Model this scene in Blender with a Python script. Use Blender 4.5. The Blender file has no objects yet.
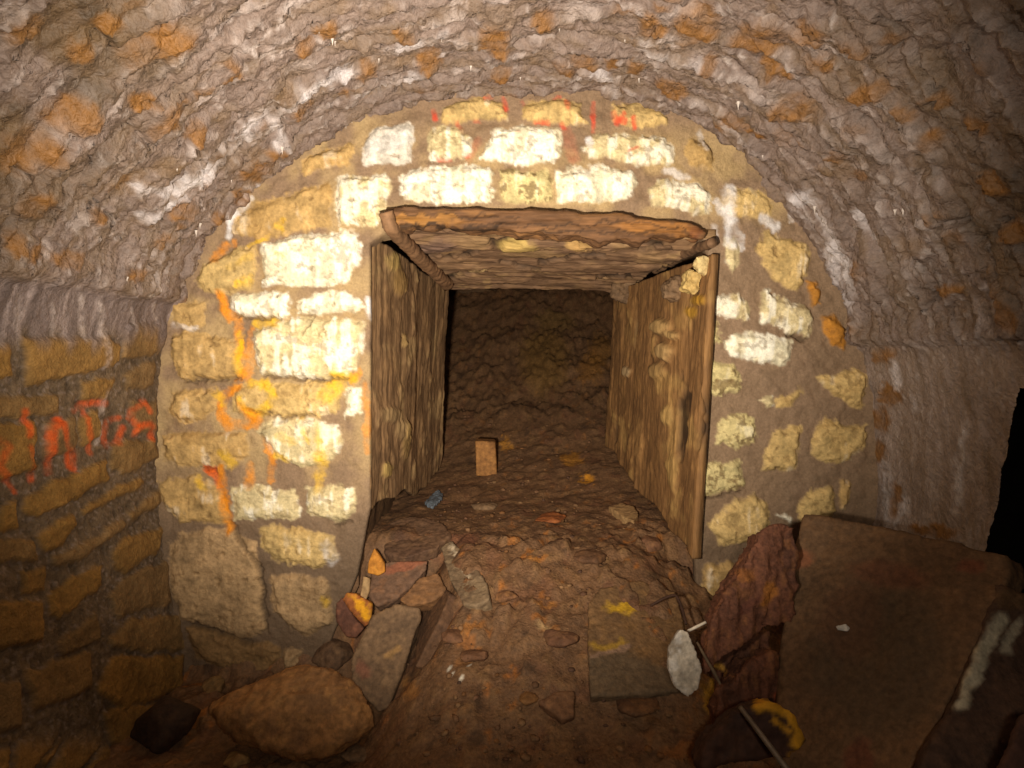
import bpy, bmesh, math, random
import numpy as np
from mathutils import Vector, Matrix

sc = bpy.context.scene
C = sc.collection
R = np.random.RandomState(7)

# ------------------------------------------------------------------ camera
F, CZ = 600.0, 1.15
PITCH = math.atan(34.0 / F)
cp, sp = math.cos(PITCH), math.sin(PITCH)
cam = bpy.data.cameras.new('camera')
cam.sensor_width = 36.0
cam.lens = 36.0 * F / 1024.0
cam.clip_start = 0.02
co = bpy.data.objects.new('camera', cam)
C.objects.link(co)
co.location = (0, 0, CZ)
co.rotation_euler = (math.pi / 2 - PITCH, 0, 0)
sc.camera = co

def W(px, py, Y):
    a, b = (px - 512) / F, (384 - py) / F
    dy, dz = cp + b * sp, -sp + b * cp
    t = Y / dy
    return (a * t, Y, CZ + dz * t)

def pix(P):
    x, y, z = P[:, 0], P[:, 1], P[:, 2] - CZ
    d = y * cp - z * sp
    u = y * sp + z * cp
    ok = d > 0.25
    dd = np.where(ok, d, 1.0)
    return np.where(ok, 512 + F * x / dd, -9999.), np.where(ok, 384 - F * u / dd, -9999.)

# ------------------------------------------------------------------ noise
def _h(ix, iy, iz, seed):
    with np.errstate(over='ignore'):
        h = (ix.astype(np.int64) * 374761393 + iy.astype(np.int64) * 668265263 + iz.astype(np.int64) * 2147483647 + seed * 144665) & 0xffffffff
        h = (h ^ (h >> 13)) * 1274126177 & 0xffffffff
        h = (h ^ (h >> 16)) * 2246822519 & 0xffffffff
        h = h ^ (h >> 15)
    return (h & 0xffffff) / float(0xffffff)

def vnoise(p, seed=0):
    i = np.floor(p).astype(np.int64)
    f = p - i
    f = f * f * f * (f * (f * 6 - 15) + 10)
    out = 0
    for dx in (0, 1):
        wx = f[:, 0] if dx else 1 - f[:, 0]
        for dy in (0, 1):
            wy = f[:, 1] if dy else 1 - f[:, 1]
            for dz in (0, 1):
                wz = f[:, 2] if dz else 1 - f[:, 2]
                out = out + wx * wy * wz * _h(i[:, 0] + dx, i[:, 1] + dy, i[:, 2] + dz, seed)
    return out

def fbm(p, scale, octv=4, seed=0, gain=0.5):
    """-1..1"""
    if np.isscalar(scale):
        scale = (scale,) * 3
    q = p * np.array(scale)[None, :]
    a, s, tot = 1.0, 0, 0
    for o in range(octv):
        s = s + a * (vnoise(q + 17.3 * o, seed + o * 31) * 2 - 1)
        tot += a
        a *= gain
        q = q * 2.03
    return s / tot

def ridge(p, scale, octv=4, seed=0):
    if np.isscalar(scale):
        scale = (scale,) * 3
    q = p * np.array(scale)[None, :]
    a, s, tot = 1.0, 0, 0
    for o in range(octv):
        s = s + a * (1 - np.abs(vnoise(q + 9.1 * o, seed + o * 17) * 2 - 1) * 1.6)
        tot += a
        a *= 0.5
        q = q * 2.1
    return s / tot

def sst(a, b, x):
    t = np.clip((x - a) / (b - a), 0, 1)
    return t * t * (3 - 2 * t)

def terr(x, n=4.0, edge=0.72):
    """stepped ledges: flat treads with short risers"""
    t = x * n
    f = np.floor(t)
    return (f + sst(edge, 1.0, t - f)) / n

def worley(u, v, seed):
    """jittered cells; returns edge distance, cell hash"""
    iu, iv = np.floor(u).astype(np.int64), np.floor(v).astype(np.int64)
    f1 = np.full(u.shape, 9.); f2 = np.full(u.shape, 9.); hid = np.zeros(u.shape)
    z = np.zeros_like(iu)
    for du in (-1, 0, 1):
        for dv in (-1, 0, 1):
            cu, cv = iu + du, iv + dv
            x = cu + 0.15 + 0.7 * _h(cu, cv, z, seed)
            y = cv + 0.15 + 0.7 * _h(cu, cv, z + 1, seed)
            d = np.maximum(np.abs(u - x), np.abs(v - y)) * 0.5 + 0.5 * np.hypot(u - x, v - y)
            hh = _h(cu, cv, z + 2, seed)
            n = d < f1
            f2 = np.where(n, f1, np.minimum(f2, d))
            hid = np.where(n, hh, hid)
            f1 = np.where(n, d, f1)
    return f2 - f1, hid

def lin(c):
    c = np.array(c, float) / 255.0
    return np.where(c <= 0.04045, c / 12.92, ((c + 0.055) / 1.055) ** 2.4)

def blend(col, m, c):
    c = lin(c) if np.ndim(c) == 1 else c
    col[:] = col * (1 - m[:, None]) + c * m[:, None]

def poly_sd(x, y, poly):
    """signed distance, positive inside"""
    P = np.array(poly, float)
    Q = np.roll(P, -1, 0)
    d = np.full(x.shape, 1e18)
    inside = np.zeros(x.shape, bool)
    for (ax, ay), (bx, by) in zip(P, Q):
        ex, ey = bx - ax, by - ay
        t = np.clip(((x - ax) * ex + (y - ay) * ey) / (ex * ex + ey * ey + 1e-12), 0, 1)
        d = np.minimum(d, (x - ax - t * ex) ** 2 + (y - ay - t * ey) ** 2)
        c = (ay > y) != (by > y)
        xi = ax + (y - ay) * ex / (ey if abs(ey) > 1e-9 else 1e-9)
        inside ^= c & (x < xi)
    d = np.sqrt(d)
    return np.where(inside, d, -d)

def line_d(x, y, pts):
    d = np.full(x.shape, 1e18)
    for (ax, ay), (bx, by) in zip(pts[:-1], pts[1:]):
        ex, ey = bx - ax, by - ay
        t = np.clip(((x - ax) * ex + (y - ay) * ey) / (ex * ex + ey * ey + 1e-12), 0, 1)
        d = np.minimum(d, (x - ax - t * ex) ** 2 + (y - ay - t * ey) ** 2)
    return np.sqrt(d)

def ell(x, y, cx, cy, rx, ry, rot=0):
    r = math.radians(rot)
    dx, dy = x - cx, y - cy
    a = (dx * math.cos(r) + dy * math.sin(r)) / rx
    b = (-dx * math.sin(r) + dy * math.cos(r)) / ry
    return 1 - np.hypot(a, b)

# ------------------------------------------------------------------ materials
def mat(name, rough=0.85, bump=0.5, scale=60.0, dist=0.004, spec=0.3, var=0.35, stretch=(1, 1, 1), emis=None, metal=0.0):
    m = bpy.data.materials.new(name)
    m.use_nodes = True
    nt = m.node_tree
    b = nt.nodes['Principled BSDF']
    b.inputs['Roughness'].default_value = rough
    b.inputs['Specular IOR Level'].default_value = spec
    b.inputs['Metallic'].default_value = metal
    at = nt.nodes.new('ShaderNodeAttribute'); at.attribute_name = 'Col'
    tc = nt.nodes.new('ShaderNodeTexCoord')
    mp = nt.nodes.new('ShaderNodeMapping'); mp.inputs['Scale'].default_value = stretch
    nt.links.new(tc.outputs['Object'], mp.inputs['Vector'])
    n = nt.nodes.new('ShaderNodeTexNoise')
    n.inputs['Scale'].default_value = scale
    n.inputs['Detail'].default_value = 6
    n.inputs['Roughness'].default_value = 0.65
    nt.links.new(mp.outputs['Vector'], n.inputs['Vector'])
    r = nt.nodes.new('ShaderNodeMapRange')
    r.inputs['From Min'].default_value = 0.3; r.inputs['From Max'].default_value = 0.7
    r.inputs['To Min'].default_value = 1 - var; r.inputs['To Max'].default_value = 1 + var
    nt.links.new(n.outputs['Fac'], r.inputs['Value'])
    mx = nt.nodes.new('ShaderNodeVectorMath'); mx.operation = 'SCALE'
    nt.links.new(at.outputs['Color'], mx.inputs[0])
    nt.links.new(r.outputs['Result'], mx.inputs['Scale'])
    nt.links.new(mx.outputs['Vector'], b.inputs['Base Color'])
    n2 = nt.nodes.new('ShaderNodeTexNoise')
    n2.inputs['Scale'].default_value = scale * 1.7
    n2.inputs['Detail'].default_value = 5
    nt.links.new(mp.outputs['Vector'], n2.inputs['Vector'])
    bp = nt.nodes.new('ShaderNodeBump')
    bp.inputs['Strength'].default_value = bump
    bp.inputs['Distance'].default_value = dist
    nt.links.new(n2.outputs['Fac'], bp.inputs['Height'])
    nt.links.new(bp.outputs['Normal'], b.inputs['Normal'])
    return m

M_WALL = mat('limestone_and_mortar', 0.8, 0.7, 120, 0.004, 0.3, 0.2)
M_VAULT = mat('calcite_crust', 0.6, 0.9, 75, 0.007, 0.45, 0.25)
M_SIDE = mat('ochre_masonry', 0.85, 0.9, 90, 0.006, 0.3, 0.25)
M_EARTH = mat('damp_earth', 0.75, 0.9, 70, 0.006, 0.35, 0.4)
M_ROCK = mat('rough_rock', 0.8, 0.7, 60, 0.005, 0.3, 0.35)
M_WOOD = mat('rotten_wood', 0.8, 0.7, 40, 0.004, 0.3, 0.35)
M_WOODX = mat('rotten_wood_long', 0.8, 0.8, 60, 0.004, 0.3, 0.4, (0.15, 1, 1))
M_WOODZ = mat('rotten_wood_tall', 0.8, 0.8, 60, 0.004, 0.3, 0.4, (1, 1, 0.15))
M_RUST = mat('rusted_iron', 0.8, 0.9, 80, 0.005, 0.3, 0.45)
M_METAL = mat('dull_steel', 0.45, 0.3, 80, 0.001, 0.5, 0.25, metal=0.5)
M_PLAST = mat('crumpled_plastic', 0.25, 0.3, 40, 0.002, 0.5, 0.3)

# ------------------------------------------------------------------ object helpers
def new_obj(name, V, Fc, col, m, parent=None, smooth=True):
    me = bpy.data.meshes.new(name)
    V = np.asarray(V, np.float32)
    Fc = [np.asarray(f) for f in Fc] if not isinstance(Fc, np.ndarray) else Fc
    if isinstance(Fc, np.ndarray):
        k = Fc.shape[1]
        n = Fc.shape[0]
        me.vertices.add(len(V)); me.vertices.foreach_set('co', V.ravel())
        me.loops.add(n * k); me.loops.foreach_set('vertex_index', Fc.ravel().astype(np.int32))
        me.polygons.add(n)
        me.polygons.foreach_set('loop_start', (np.arange(n) * k).astype(np.int32))
        me.polygons.foreach_set('loop_total', np.full(n, k, np.int32))
        me.update(calc_edges=True)
    else:
        me.from_pydata([tuple(map(float, v)) for v in V], [], [tuple(map(int, f)) for f in Fc])
    set_col(me, col)
    if smooth:
        me.polygons.foreach_set('use_smooth', np.ones(len(me.polygons), bool))
    me.materials.append(m)
    me.validate()
    o = bpy.data.objects.new(name, me)
    C.objects.link(o)
    if parent:
        o.parent = parent
        o.matrix_parent_inverse = Matrix.Translation(parent.location).inverted()
    return o

def set_col(me, col):
    n = len(me.vertices)
    a = me.color_attributes.new('Col', 'FLOAT_COLOR', 'POINT')
    c = np.ones((n, 4), np.float32)
    c[:, :3] = np.clip(col, 0.001, 0.95)
    a.data.foreach_set('color', c.ravel())

def grid_faces(nu, nv, keep=None, flip=False):
    i = np.arange(nu * nv).reshape(nu, nv)
    f = np.stack([i[:-1, :-1], i[1:, :-1], i[1:, 1:], i[:-1, 1:]], -1).reshape(-1, 4)
    if flip:
        f = f[:, ::-1]
    if keep is not None:
        f = f[keep[f].all(1)]
    return f

def compact(V, Fc, col):
    used = np.unique(Fc)
    mp = np.full(len(V), -1); mp[used] = np.arange(len(used))
    return V[used], mp[Fc], col[used]

def tag(o, label, cat, group=None):
    o['label'] = label; o['category'] = cat
    if group: o['group'] = group
    return o

def struct(o):
    o['kind'] = 'structure'
    return o

# =================================================================== END WALL
D = 2.1
OUT = [(192, 705), (180, 640), (168, 570), (160, 500), (158, 420), (162, 350), (178, 295), (203, 250), (232, 212), (272, 173), (320, 139), (370, 114),
       (430, 96), (510, 86), (590, 89), (650, 101), (705, 126), (752, 161), (792, 207), (826, 265), (852, 320),
       (869, 380), (876, 430), (875, 490), (870, 540), (862, 600), (850, 705)]
T, CR, WH, YL, GR, OC, DK, PK, MO = ((180, 146, 92), (214, 194, 146), (232, 220, 186), (202, 170, 110), (202, 192, 176),
                                 (176, 118, 42), (138, 106, 66), (172, 140, 100), (205, 186, 130))
STONES = [
 (T, [(232,236),(240,212),(262,203),(300,190),(330,181),(333,190),(330,226),(300,232),(262,240)]),
 (CR,[(338,178),(385,174),(390,185),(388,205),(378,227),(340,226),(336,205)]),
 (GR,[(365,140),(374,127),(412,124),(414,160),(400,165),(365,164)]),
 (T, [(302,170),(310,158),(330,148),(355,144),(352,165),(325,170),(305,174)]),
 (YL,[(196,278),(205,265),(235,250),(257,246),(258,272),(250,290),(225,295),(205,293)]),
 (WH,[(263,244),(300,235),(345,230),(358,234),(362,262),(350,280),(335,287),(263,285)]),
 (WH,[(232,296),(290,291),(290,315),(280,317),(232,313)]),
 (WH,[(298,300),(312,293),(342,292),(360,296),(364,308),(345,314),(298,313)]),
 (T, [(175,303),(205,301),(206,325),(195,330),(175,328)]),
 (T, [(170,335),(190,332),(236,340),(242,372),(240,378),(210,380),(180,379),(172,360)]),
 (CR,[(254,330),(280,319),(350,319),(364,322),(365,345),(355,370),(345,378),(325,381),(300,377),(262,375),(254,355)]),
 (T, [(168,405),(175,390),(215,388),(225,392),(215,410),(200,422),(185,424),(172,415)]),
 (YL,[(232,412),(238,384),(320,382),(340,386),(338,412),(318,416),(262,414)]),
 (WH,[(343,388),(361,386),(361,412),(347,418)]),
 (T, [(163,435),(195,430),(245,431),(253,456),(235,463),(215,467),(190,466),(163,462)]),
 (CR,[(255,428),(275,419),(310,418),(338,427),(345,445),(335,460),(300,466),(275,458),(262,440)]),
 (T, [(158,480),(195,476),(222,484),(232,523),(225,524),(180,522),(165,505)]),
 (CR,[(233,488),(250,484),(280,490),(295,489),(302,515),(293,520),(280,518),(234,522)]),
 (CR,[(306,488),(330,484),(353,488),(356,510),(345,520),(325,519),(306,512)]),
 (PK,[(170,545),(185,532),(210,527),(232,528),(255,542),(262,580),(267,632),(240,638),(225,630),(195,622),(182,618),(170,580)]),
 (YL,[(258,528),(280,524),(295,524),(335,538),(338,560),(318,566),(275,562),(262,545)]),
 (PK,[(273,574),(295,572),(327,577),(333,600),(334,625),(310,635),(290,628),(274,610)]),
 (DK,[(184,625),(205,628),(250,642),(270,642),(282,655),(270,675),(255,684),(225,672),(195,655)]),
 (DK,[(195,668),(215,665),(225,675),(222,695),(200,697)]),
 (PK,[(283,650),(303,648),(298,668),(285,670)]),
 (DK,[(228,685),(262,690),(300,676),(310,700),(230,705)]),
 (YL,[(442,110),(460,100),(480,98),(500,102),(508,120),(480,122),(442,124)]),
 (YL,[(522,118),(525,102),(560,100),(582,104),(586,125),(560,124),(525,121)]),
 (YL,[(610,106),(640,104),(668,116),(670,124),(640,128),(612,122)]),
 (CR,[(426,135),(440,127),(465,128),(474,150),(470,158),(440,162),(428,160)]),
 (WH,[(480,160),(492,130),(520,126),(561,128),(561,155),(552,163),(520,164)]),
 (CR,[(582,150),(595,135),(625,135),(665,138),(674,150),(673,166),(640,164),(606,158),(588,160)]),
 (WH,[(398,175),(430,168),(470,166),(492,168),(494,190),(490,202),(450,203),(420,203),(402,196)]),
 (MO,[(499,170),(545,171),(553,180),(552,200),(530,203),(500,203)]),
 (WH,[(557,172),(600,167),(632,171),(638,182),(628,198),(585,203),(558,202)]),
 (CR,[(648,188),(660,180),(700,184),(710,192),(710,214),(690,214),(650,203)]),
 (T, [(684,150),(690,138),(705,142),(715,160),(712,170),(688,168)]),
 (YL,[(720,210),(725,190),(740,188),(765,192),(775,208),(770,217),(735,216)]),
 (CR,[(725,240),(735,236),(742,250),(738,270),(730,273),(725,262)]),
 (YL,[(757,245),(762,230),(785,238),(808,245),(811,262),(803,285),(795,292),(775,282),(760,265)]),
 (CR,[(760,292),(765,290),(790,302),(812,308),(813,320),(808,337),(790,333),(759,322)]),
 (CR,[(708,297),(725,296),(742,295),(751,310),(748,319),(728,318),(710,312)]),
 (MO,[(706,325),(718,324),(720,340),(708,346)]),
 (WH,[(724,340),(735,332),(760,334),(792,340),(790,360),(784,367),(760,364),(728,355)]),
 (MO,[(702,368),(712,360),(735,362),(740,375),(737,392),(720,397),(702,392)]),
 (CR,[(757,402),(763,396),(772,397),(774,406),(765,409)]),
 (YL,[(773,400),(788,396),(800,386),(802,393),(790,406),(775,408)]),
 (YL,[(815,377),(835,374),(850,370),(867,374),(863,409),(850,408),(835,396)]),
 (MO,[(716,422),(735,415),(745,414),(756,418),(756,445),(738,447),(716,443)]),
 (YL,[(760,470),(770,435),(785,426),(800,427),(797,465),(790,472)]),
 (YL,[(810,455),(815,425),(825,418),(845,424),(868,426),(866,445),(850,460),(830,465)]),
 (MO,[(691,466),(715,462),(743,460),(744,485),(720,492),(691,498)]),
 (YL,[(708,525),(725,505),(755,492),(768,505),(770,525),(755,540),(720,544)]),
 (YL,[(800,500),(815,487),(833,484),(835,510),(825,526),(808,530),(797,520)]),
 (T, [(838,480),(848,478),(850,500),(840,512)]),
 (MO,[(686,505),(703,502),(702,540),(690,530)]),
 (CR,[(775,515),(790,512),(790,523)]),
 (T, [(704,565),(728,560),(745,572),(720,600),(706,617),(700,600)]),
 (OC,[(821,317),(835,315),(845,330),(843,350),(830,345)]),
 (OC,[(808,282),(818,283),(820,305),(812,305)]),
]
CARVE = (lambda: None)

def end_wall():
    x0, _, zt = W(140, 70, D); x1, _, zb = W(900, 720, D)
    st = 0.0048
    nx, nz = int((x1 - x0) / st), int((zt - zb) / st)
    X, Z = np.meshgrid(np.linspace(x0, x1, nx), np.linspace(zt, zb, nz), indexing='ij')
    P = np.stack([X.ravel(), np.full(X.size, D), Z.ravel()], 1)
    px, py = pix(P)
    out = poly_sd(px, py, OUT)
    hole = poly_sd(px, py, [(386, 222), (398, 218), (690, 228), (704, 238), (712, 262), (706, 330), (697, 560), (700, 760), (310, 760), (330, 640), (356, 575), (369, 508), (369, 242), (384, 232)])
    keep = (out > -14) & (hole < 6)
    n1 = fbm(P, 30, 4, 1); n2 = fbm(P, 90, 3, 2); n3 = fbm(P, 8, 3, 3); n4 = fbm(P, 14, 4, 4)
    nst = fbm(P, (60, 1, 9), 3, 5)             # vertical streaks
    wx = px + 5.0 * fbm(P, 24, 3, 11) + 2.0 * n2
    wy = py + 5.0 * fbm(P, 24, 3, 12) + 2.0 * fbm(P, 90, 2, 13)
    col = np.tile(lin((132, 107, 82)), (len(P), 1))
    blend(col, sst(-0.2, 0.7, n3) * 0.6, (142, 116, 92))
    blend(col, sst(0.05, 0.6, n1) * 0.5, (112, 90, 68))
    pale_zone = np.maximum(sst(420, 350, px) * sst(520, 440, py), sst(235, 205, py) * sst(115, 150, py)) * sst(-0.45, 0.35, fbm(P, 10, 4, 6))
    blend(col, pale_zone * 0.75, (176, 148, 102))  # mortar lighter at the upper left and along the top courses
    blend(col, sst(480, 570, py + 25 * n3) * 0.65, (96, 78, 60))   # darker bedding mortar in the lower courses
    hgt = 0.006 * n1 + 0.002 * n2 + 0.010 * n3
    smask = np.zeros(len(P))
    for k, (c, poly) in enumerate(STONES):
        pa = np.array(poly, float)
        b = (px > pa[:, 0].min() - 14) & (px < pa[:, 0].max() + 14) & (py > pa[:, 1].min() - 14) & (py < pa[:, 1].max() + 14)
        if not b.any(): continue
        sd = poly_sd(wx[b], wy[b], poly)
        e = sst(-1.6, 2.2, sd + 2.2 * n1[b])
        h = 0.013 + 0.010 * R.rand()
        dome = sst(-1.5, 7, sd)
        hs = h * dome + 0.005 * n4[b] * dome + 0.010 * terr(fbm(P[b], (12, 1, 26), 3, 60 + k), 3) * dome + 0.003 * ridge(P[b], 40, 3, 50 + k) * dome
        hgt[b] = np.maximum(hgt[b], hgt[b] * (1 - e) + hs * e)
        base = lin(c)[None, :] * (1 + 0.25 * n4[b] + 0.35 * n1[b] + 0.25 * n2[b] + 0.2 * nst[b])[:, None]
        wh = sst(0.02, 0.4, n4[b] + 0.6 * nst[b] + (0.2 if c in (WH, CR) else -0.25)) * (0 if c in (PK, DK) else 1)
        wh = wh * (0.6 if c in (WH, CR) else 0.28)
        base = base * (1 - wh[:, None]) + lin((246, 242, 228)) * wh[:, None]
        if c in (MO, YL, PK, DK, CR, WH):
            f = sst(0.22, 0.5, n1[b] + 0.6 * n2[b] + (0.14 if c == MO else 0.0)) * (0.75 if c == MO else 0.5)
            base = base * (1 - f[:, None]) + lin((96, 70, 40)) * f[:, None]
        if c in (YL, T):
            f = sst(0.1, 0.6, n3[b]) * 0.22
            base = base * (1 - f[:, None]) + lin((168, 124, 56)) * f[:, None]
        col[b] = col[b] * (1 - e[:, None]) + base * e[:, None]
        smask[b] = np.maximum(smask[b], e)
    # eroded pits
    pit = sst(0.42, 0.6, fbm(P, 42, 3, 77)) * smask
    hgt -= 0.006 * pit
    blend(col, pit * 0.55, (104, 78, 44))
    def paint(pts, r, c, a=0.8, w=1.0):
        d = line_d(px + w * (wx - px), py + w * (wy - py), pts)
        blend(col, sst(r * 1.35, r * 0.45, d) * a * np.clip(0.75 + 0.9 * n1, 0, 1), c)
    ORG, YEL, RED, CAL = (226, 138, 12), (228, 180, 22), (206, 62, 36), (228, 224, 222)
    # rust and ochre runs down the left of the wall
    for pts, r, c, a in [
        ([(215, 262), (224, 246)], 5, ORG, .9), ([(232, 248), (233, 242)], 3, ORG, .8),
        ([(221, 295), (224, 312), (236, 322), (240, 345), (244, 368), (242, 376)], 5, ORG, .85),
        ([(240, 336), (239, 372)], 4, YEL, .8), ([(255, 322), (278, 322)], 5, YEL, .7), ([(252, 330), (249, 380)], 4, ORG, .55),
        ([(280, 228), (284, 222)], 4, YEL, .8), ([(250, 246), (270, 236)], 2.5, YEL, .7), ([(280, 254), (284, 256)], 3, YEL, .7),
        ([(240, 285), (250, 280)], 4, YEL, .8), ([(232, 268), (252, 258)], 4, YEL, .4),
        ([(240, 388), (226, 396), (220, 412), (228, 425), (248, 422), (256, 415)], 5, ORG, .85),
        ([(252, 384), (268, 384), (274, 396), (264, 412), (250, 412), (244, 400)], 4, YEL, .75), ([(244, 405), (256, 422)], 6, ORG, .6),
        ([(220, 394), (224, 402)], 4, YEL, .8), ([(326, 396), (336, 388)], 8, YEL, .75), ([(335, 375), (352, 378)], 5, YEL, .8),
        ([(350, 380), (360, 372)], 4, ORG, .7), ([(364, 384), (368, 420), (366, 450)], 4, ORG, .5),
        ([(206, 468), (218, 474), (222, 484)], 4, (226, 96, 12), .9), ([(222, 468), (226, 500), (230, 530)], 4.5, ORG, .9),
        ([(200, 480), (206, 488)], 4, YEL, .8), ([(226, 452), (234, 462)], 5, YEL, .6), ([(250, 465), (250, 486)], 4, ORG, .65),
        ([(265, 440), (272, 456), (270, 480)], 4, ORG, .7), ([(276, 456), (290, 460)], 4, YEL, .7),
        ([(318, 455), (320, 470), (318, 488)], 5, YEL, .6), ([(320, 430), (324, 462)], 5, YEL, .6), ([(280, 434), (294, 442)], 4, YEL, .5),
        ([(300, 418), (310, 440)], 3, YEL, .5), ([(326, 596), (328, 600)], 4, YEL, .8)]:
        paint(pts, r, c, a)
    # faint red paint marks over the arch
    for pts, r, a in [([(434, 112), (435, 119)], 3.2, .75), ([(458, 124), (462, 130)], 3, .7), ([(503, 100), (505, 110)], 3.2, .75), ([(484, 99), (490, 97)], 2.4, .5),
        ([(474, 122), (480, 122)], 2, .5), ([(522, 103), (524, 105)], 2.2, .5), ([(553, 101), (560, 97)], 2.2, .6), ([(566, 103), (567, 109)], 3, .8),
        ([(535, 122), (548, 123)], 2.2, .6), ([(562, 124), (564, 128)], 2.6, .6), ([(594, 103), (593, 112), (594, 122), (593, 131)], 2.8, .7),
        ([(612, 112), (616, 124), (622, 116)], 2.6, .7), ([(616, 120), (624, 122)], 2.8, .7), ([(632, 120), (634, 127)], 2.8, .8), ([(628, 152), (636, 148)], 1.8, .6),
        ([(440, 161), (450, 160)], 2.2, .7), ([(466, 155), (468, 157)], 2.6, .6), ([(518, 132), (519, 133)], 2, .5), ([(470, 160), (478, 140)], 4, .18), ([(566, 130), (574, 160)], 6, .2)]:
        paint(pts, r, RED, a, 0.5)
    # white calcite runs
    for pts, r, a in [([(228, 236), (232, 220), (243, 207), (252, 200)], 3.2, .85), ([(728, 192), (730, 215), (732, 245)], 7, .75), ([(740, 238), (743, 248)], 3, .7),
        ([(764, 220), (774, 226)], 6, .7), ([(790, 216), (793, 222)], 3, .6), ([(716, 200), (722, 212)], 4, .6), ([(698, 134), (702, 150)], 3, .6),
        ([(666, 172), (684, 176)], 4, .5), ([(372, 150), (404, 138)], 8, .4), ([(368, 300), (370, 318)], 3.5, .8), ([(712, 226), (716, 240)], 3, .4),
        ([(588, 140), (590, 150)], 4, .7), ([(174, 326), (196, 329)], 3, .5), ([(328, 545), (332, 560)], 6, .6)]:
        paint(pts, r, CAL, a)
    # dark joints where mortar has opened
    for pts, r in [([(180, 380), (206, 381), (240, 378)], 1.6), ([(262, 377), (300, 379), (326, 383), (346, 378)], 1.4), ([(250, 412), (280, 416), (316, 415)], 1.2),
        ([(200, 468), (218, 471)], 1.2), ([(232, 317), (282, 318)], 1.3), ([(700, 500), (742, 490)], 1.2), ([(190, 624), (225, 634), (250, 642)], 2.2),
        ([(232, 524), (262, 570), (268, 630)], 1.8), ([(336, 524), (352, 520)], 2.0), ([(310, 312), (314, 318), (304, 335)], 1.0), ([(786, 334), (808, 340)], 1.3)]:
        d = line_d(wx, wy, pts)
        m = sst(r * 1.4, r * 0.5, d)
        hgt -= 0.014 * m
        blend(col, m * 0.6, (62, 46, 30))
    edge = sst(10, -4, out)
    hgt += edge * 0.012
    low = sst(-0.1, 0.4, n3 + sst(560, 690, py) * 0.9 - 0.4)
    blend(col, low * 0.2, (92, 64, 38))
    hgt -= 0.10 * sst(0, 6, hole)
    V = P.copy()
    V[:, 1] -= hgt
    V[:, 0] += np.where(py > 235, np.sign(V[:, 0] - 0.08) * 0.035 * sst(1, 6, hole), 0)
    f = grid_faces(nx, nz, keep)
    V, f, col = compact(V, f, col)
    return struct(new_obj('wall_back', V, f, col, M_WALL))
end_wall()

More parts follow.
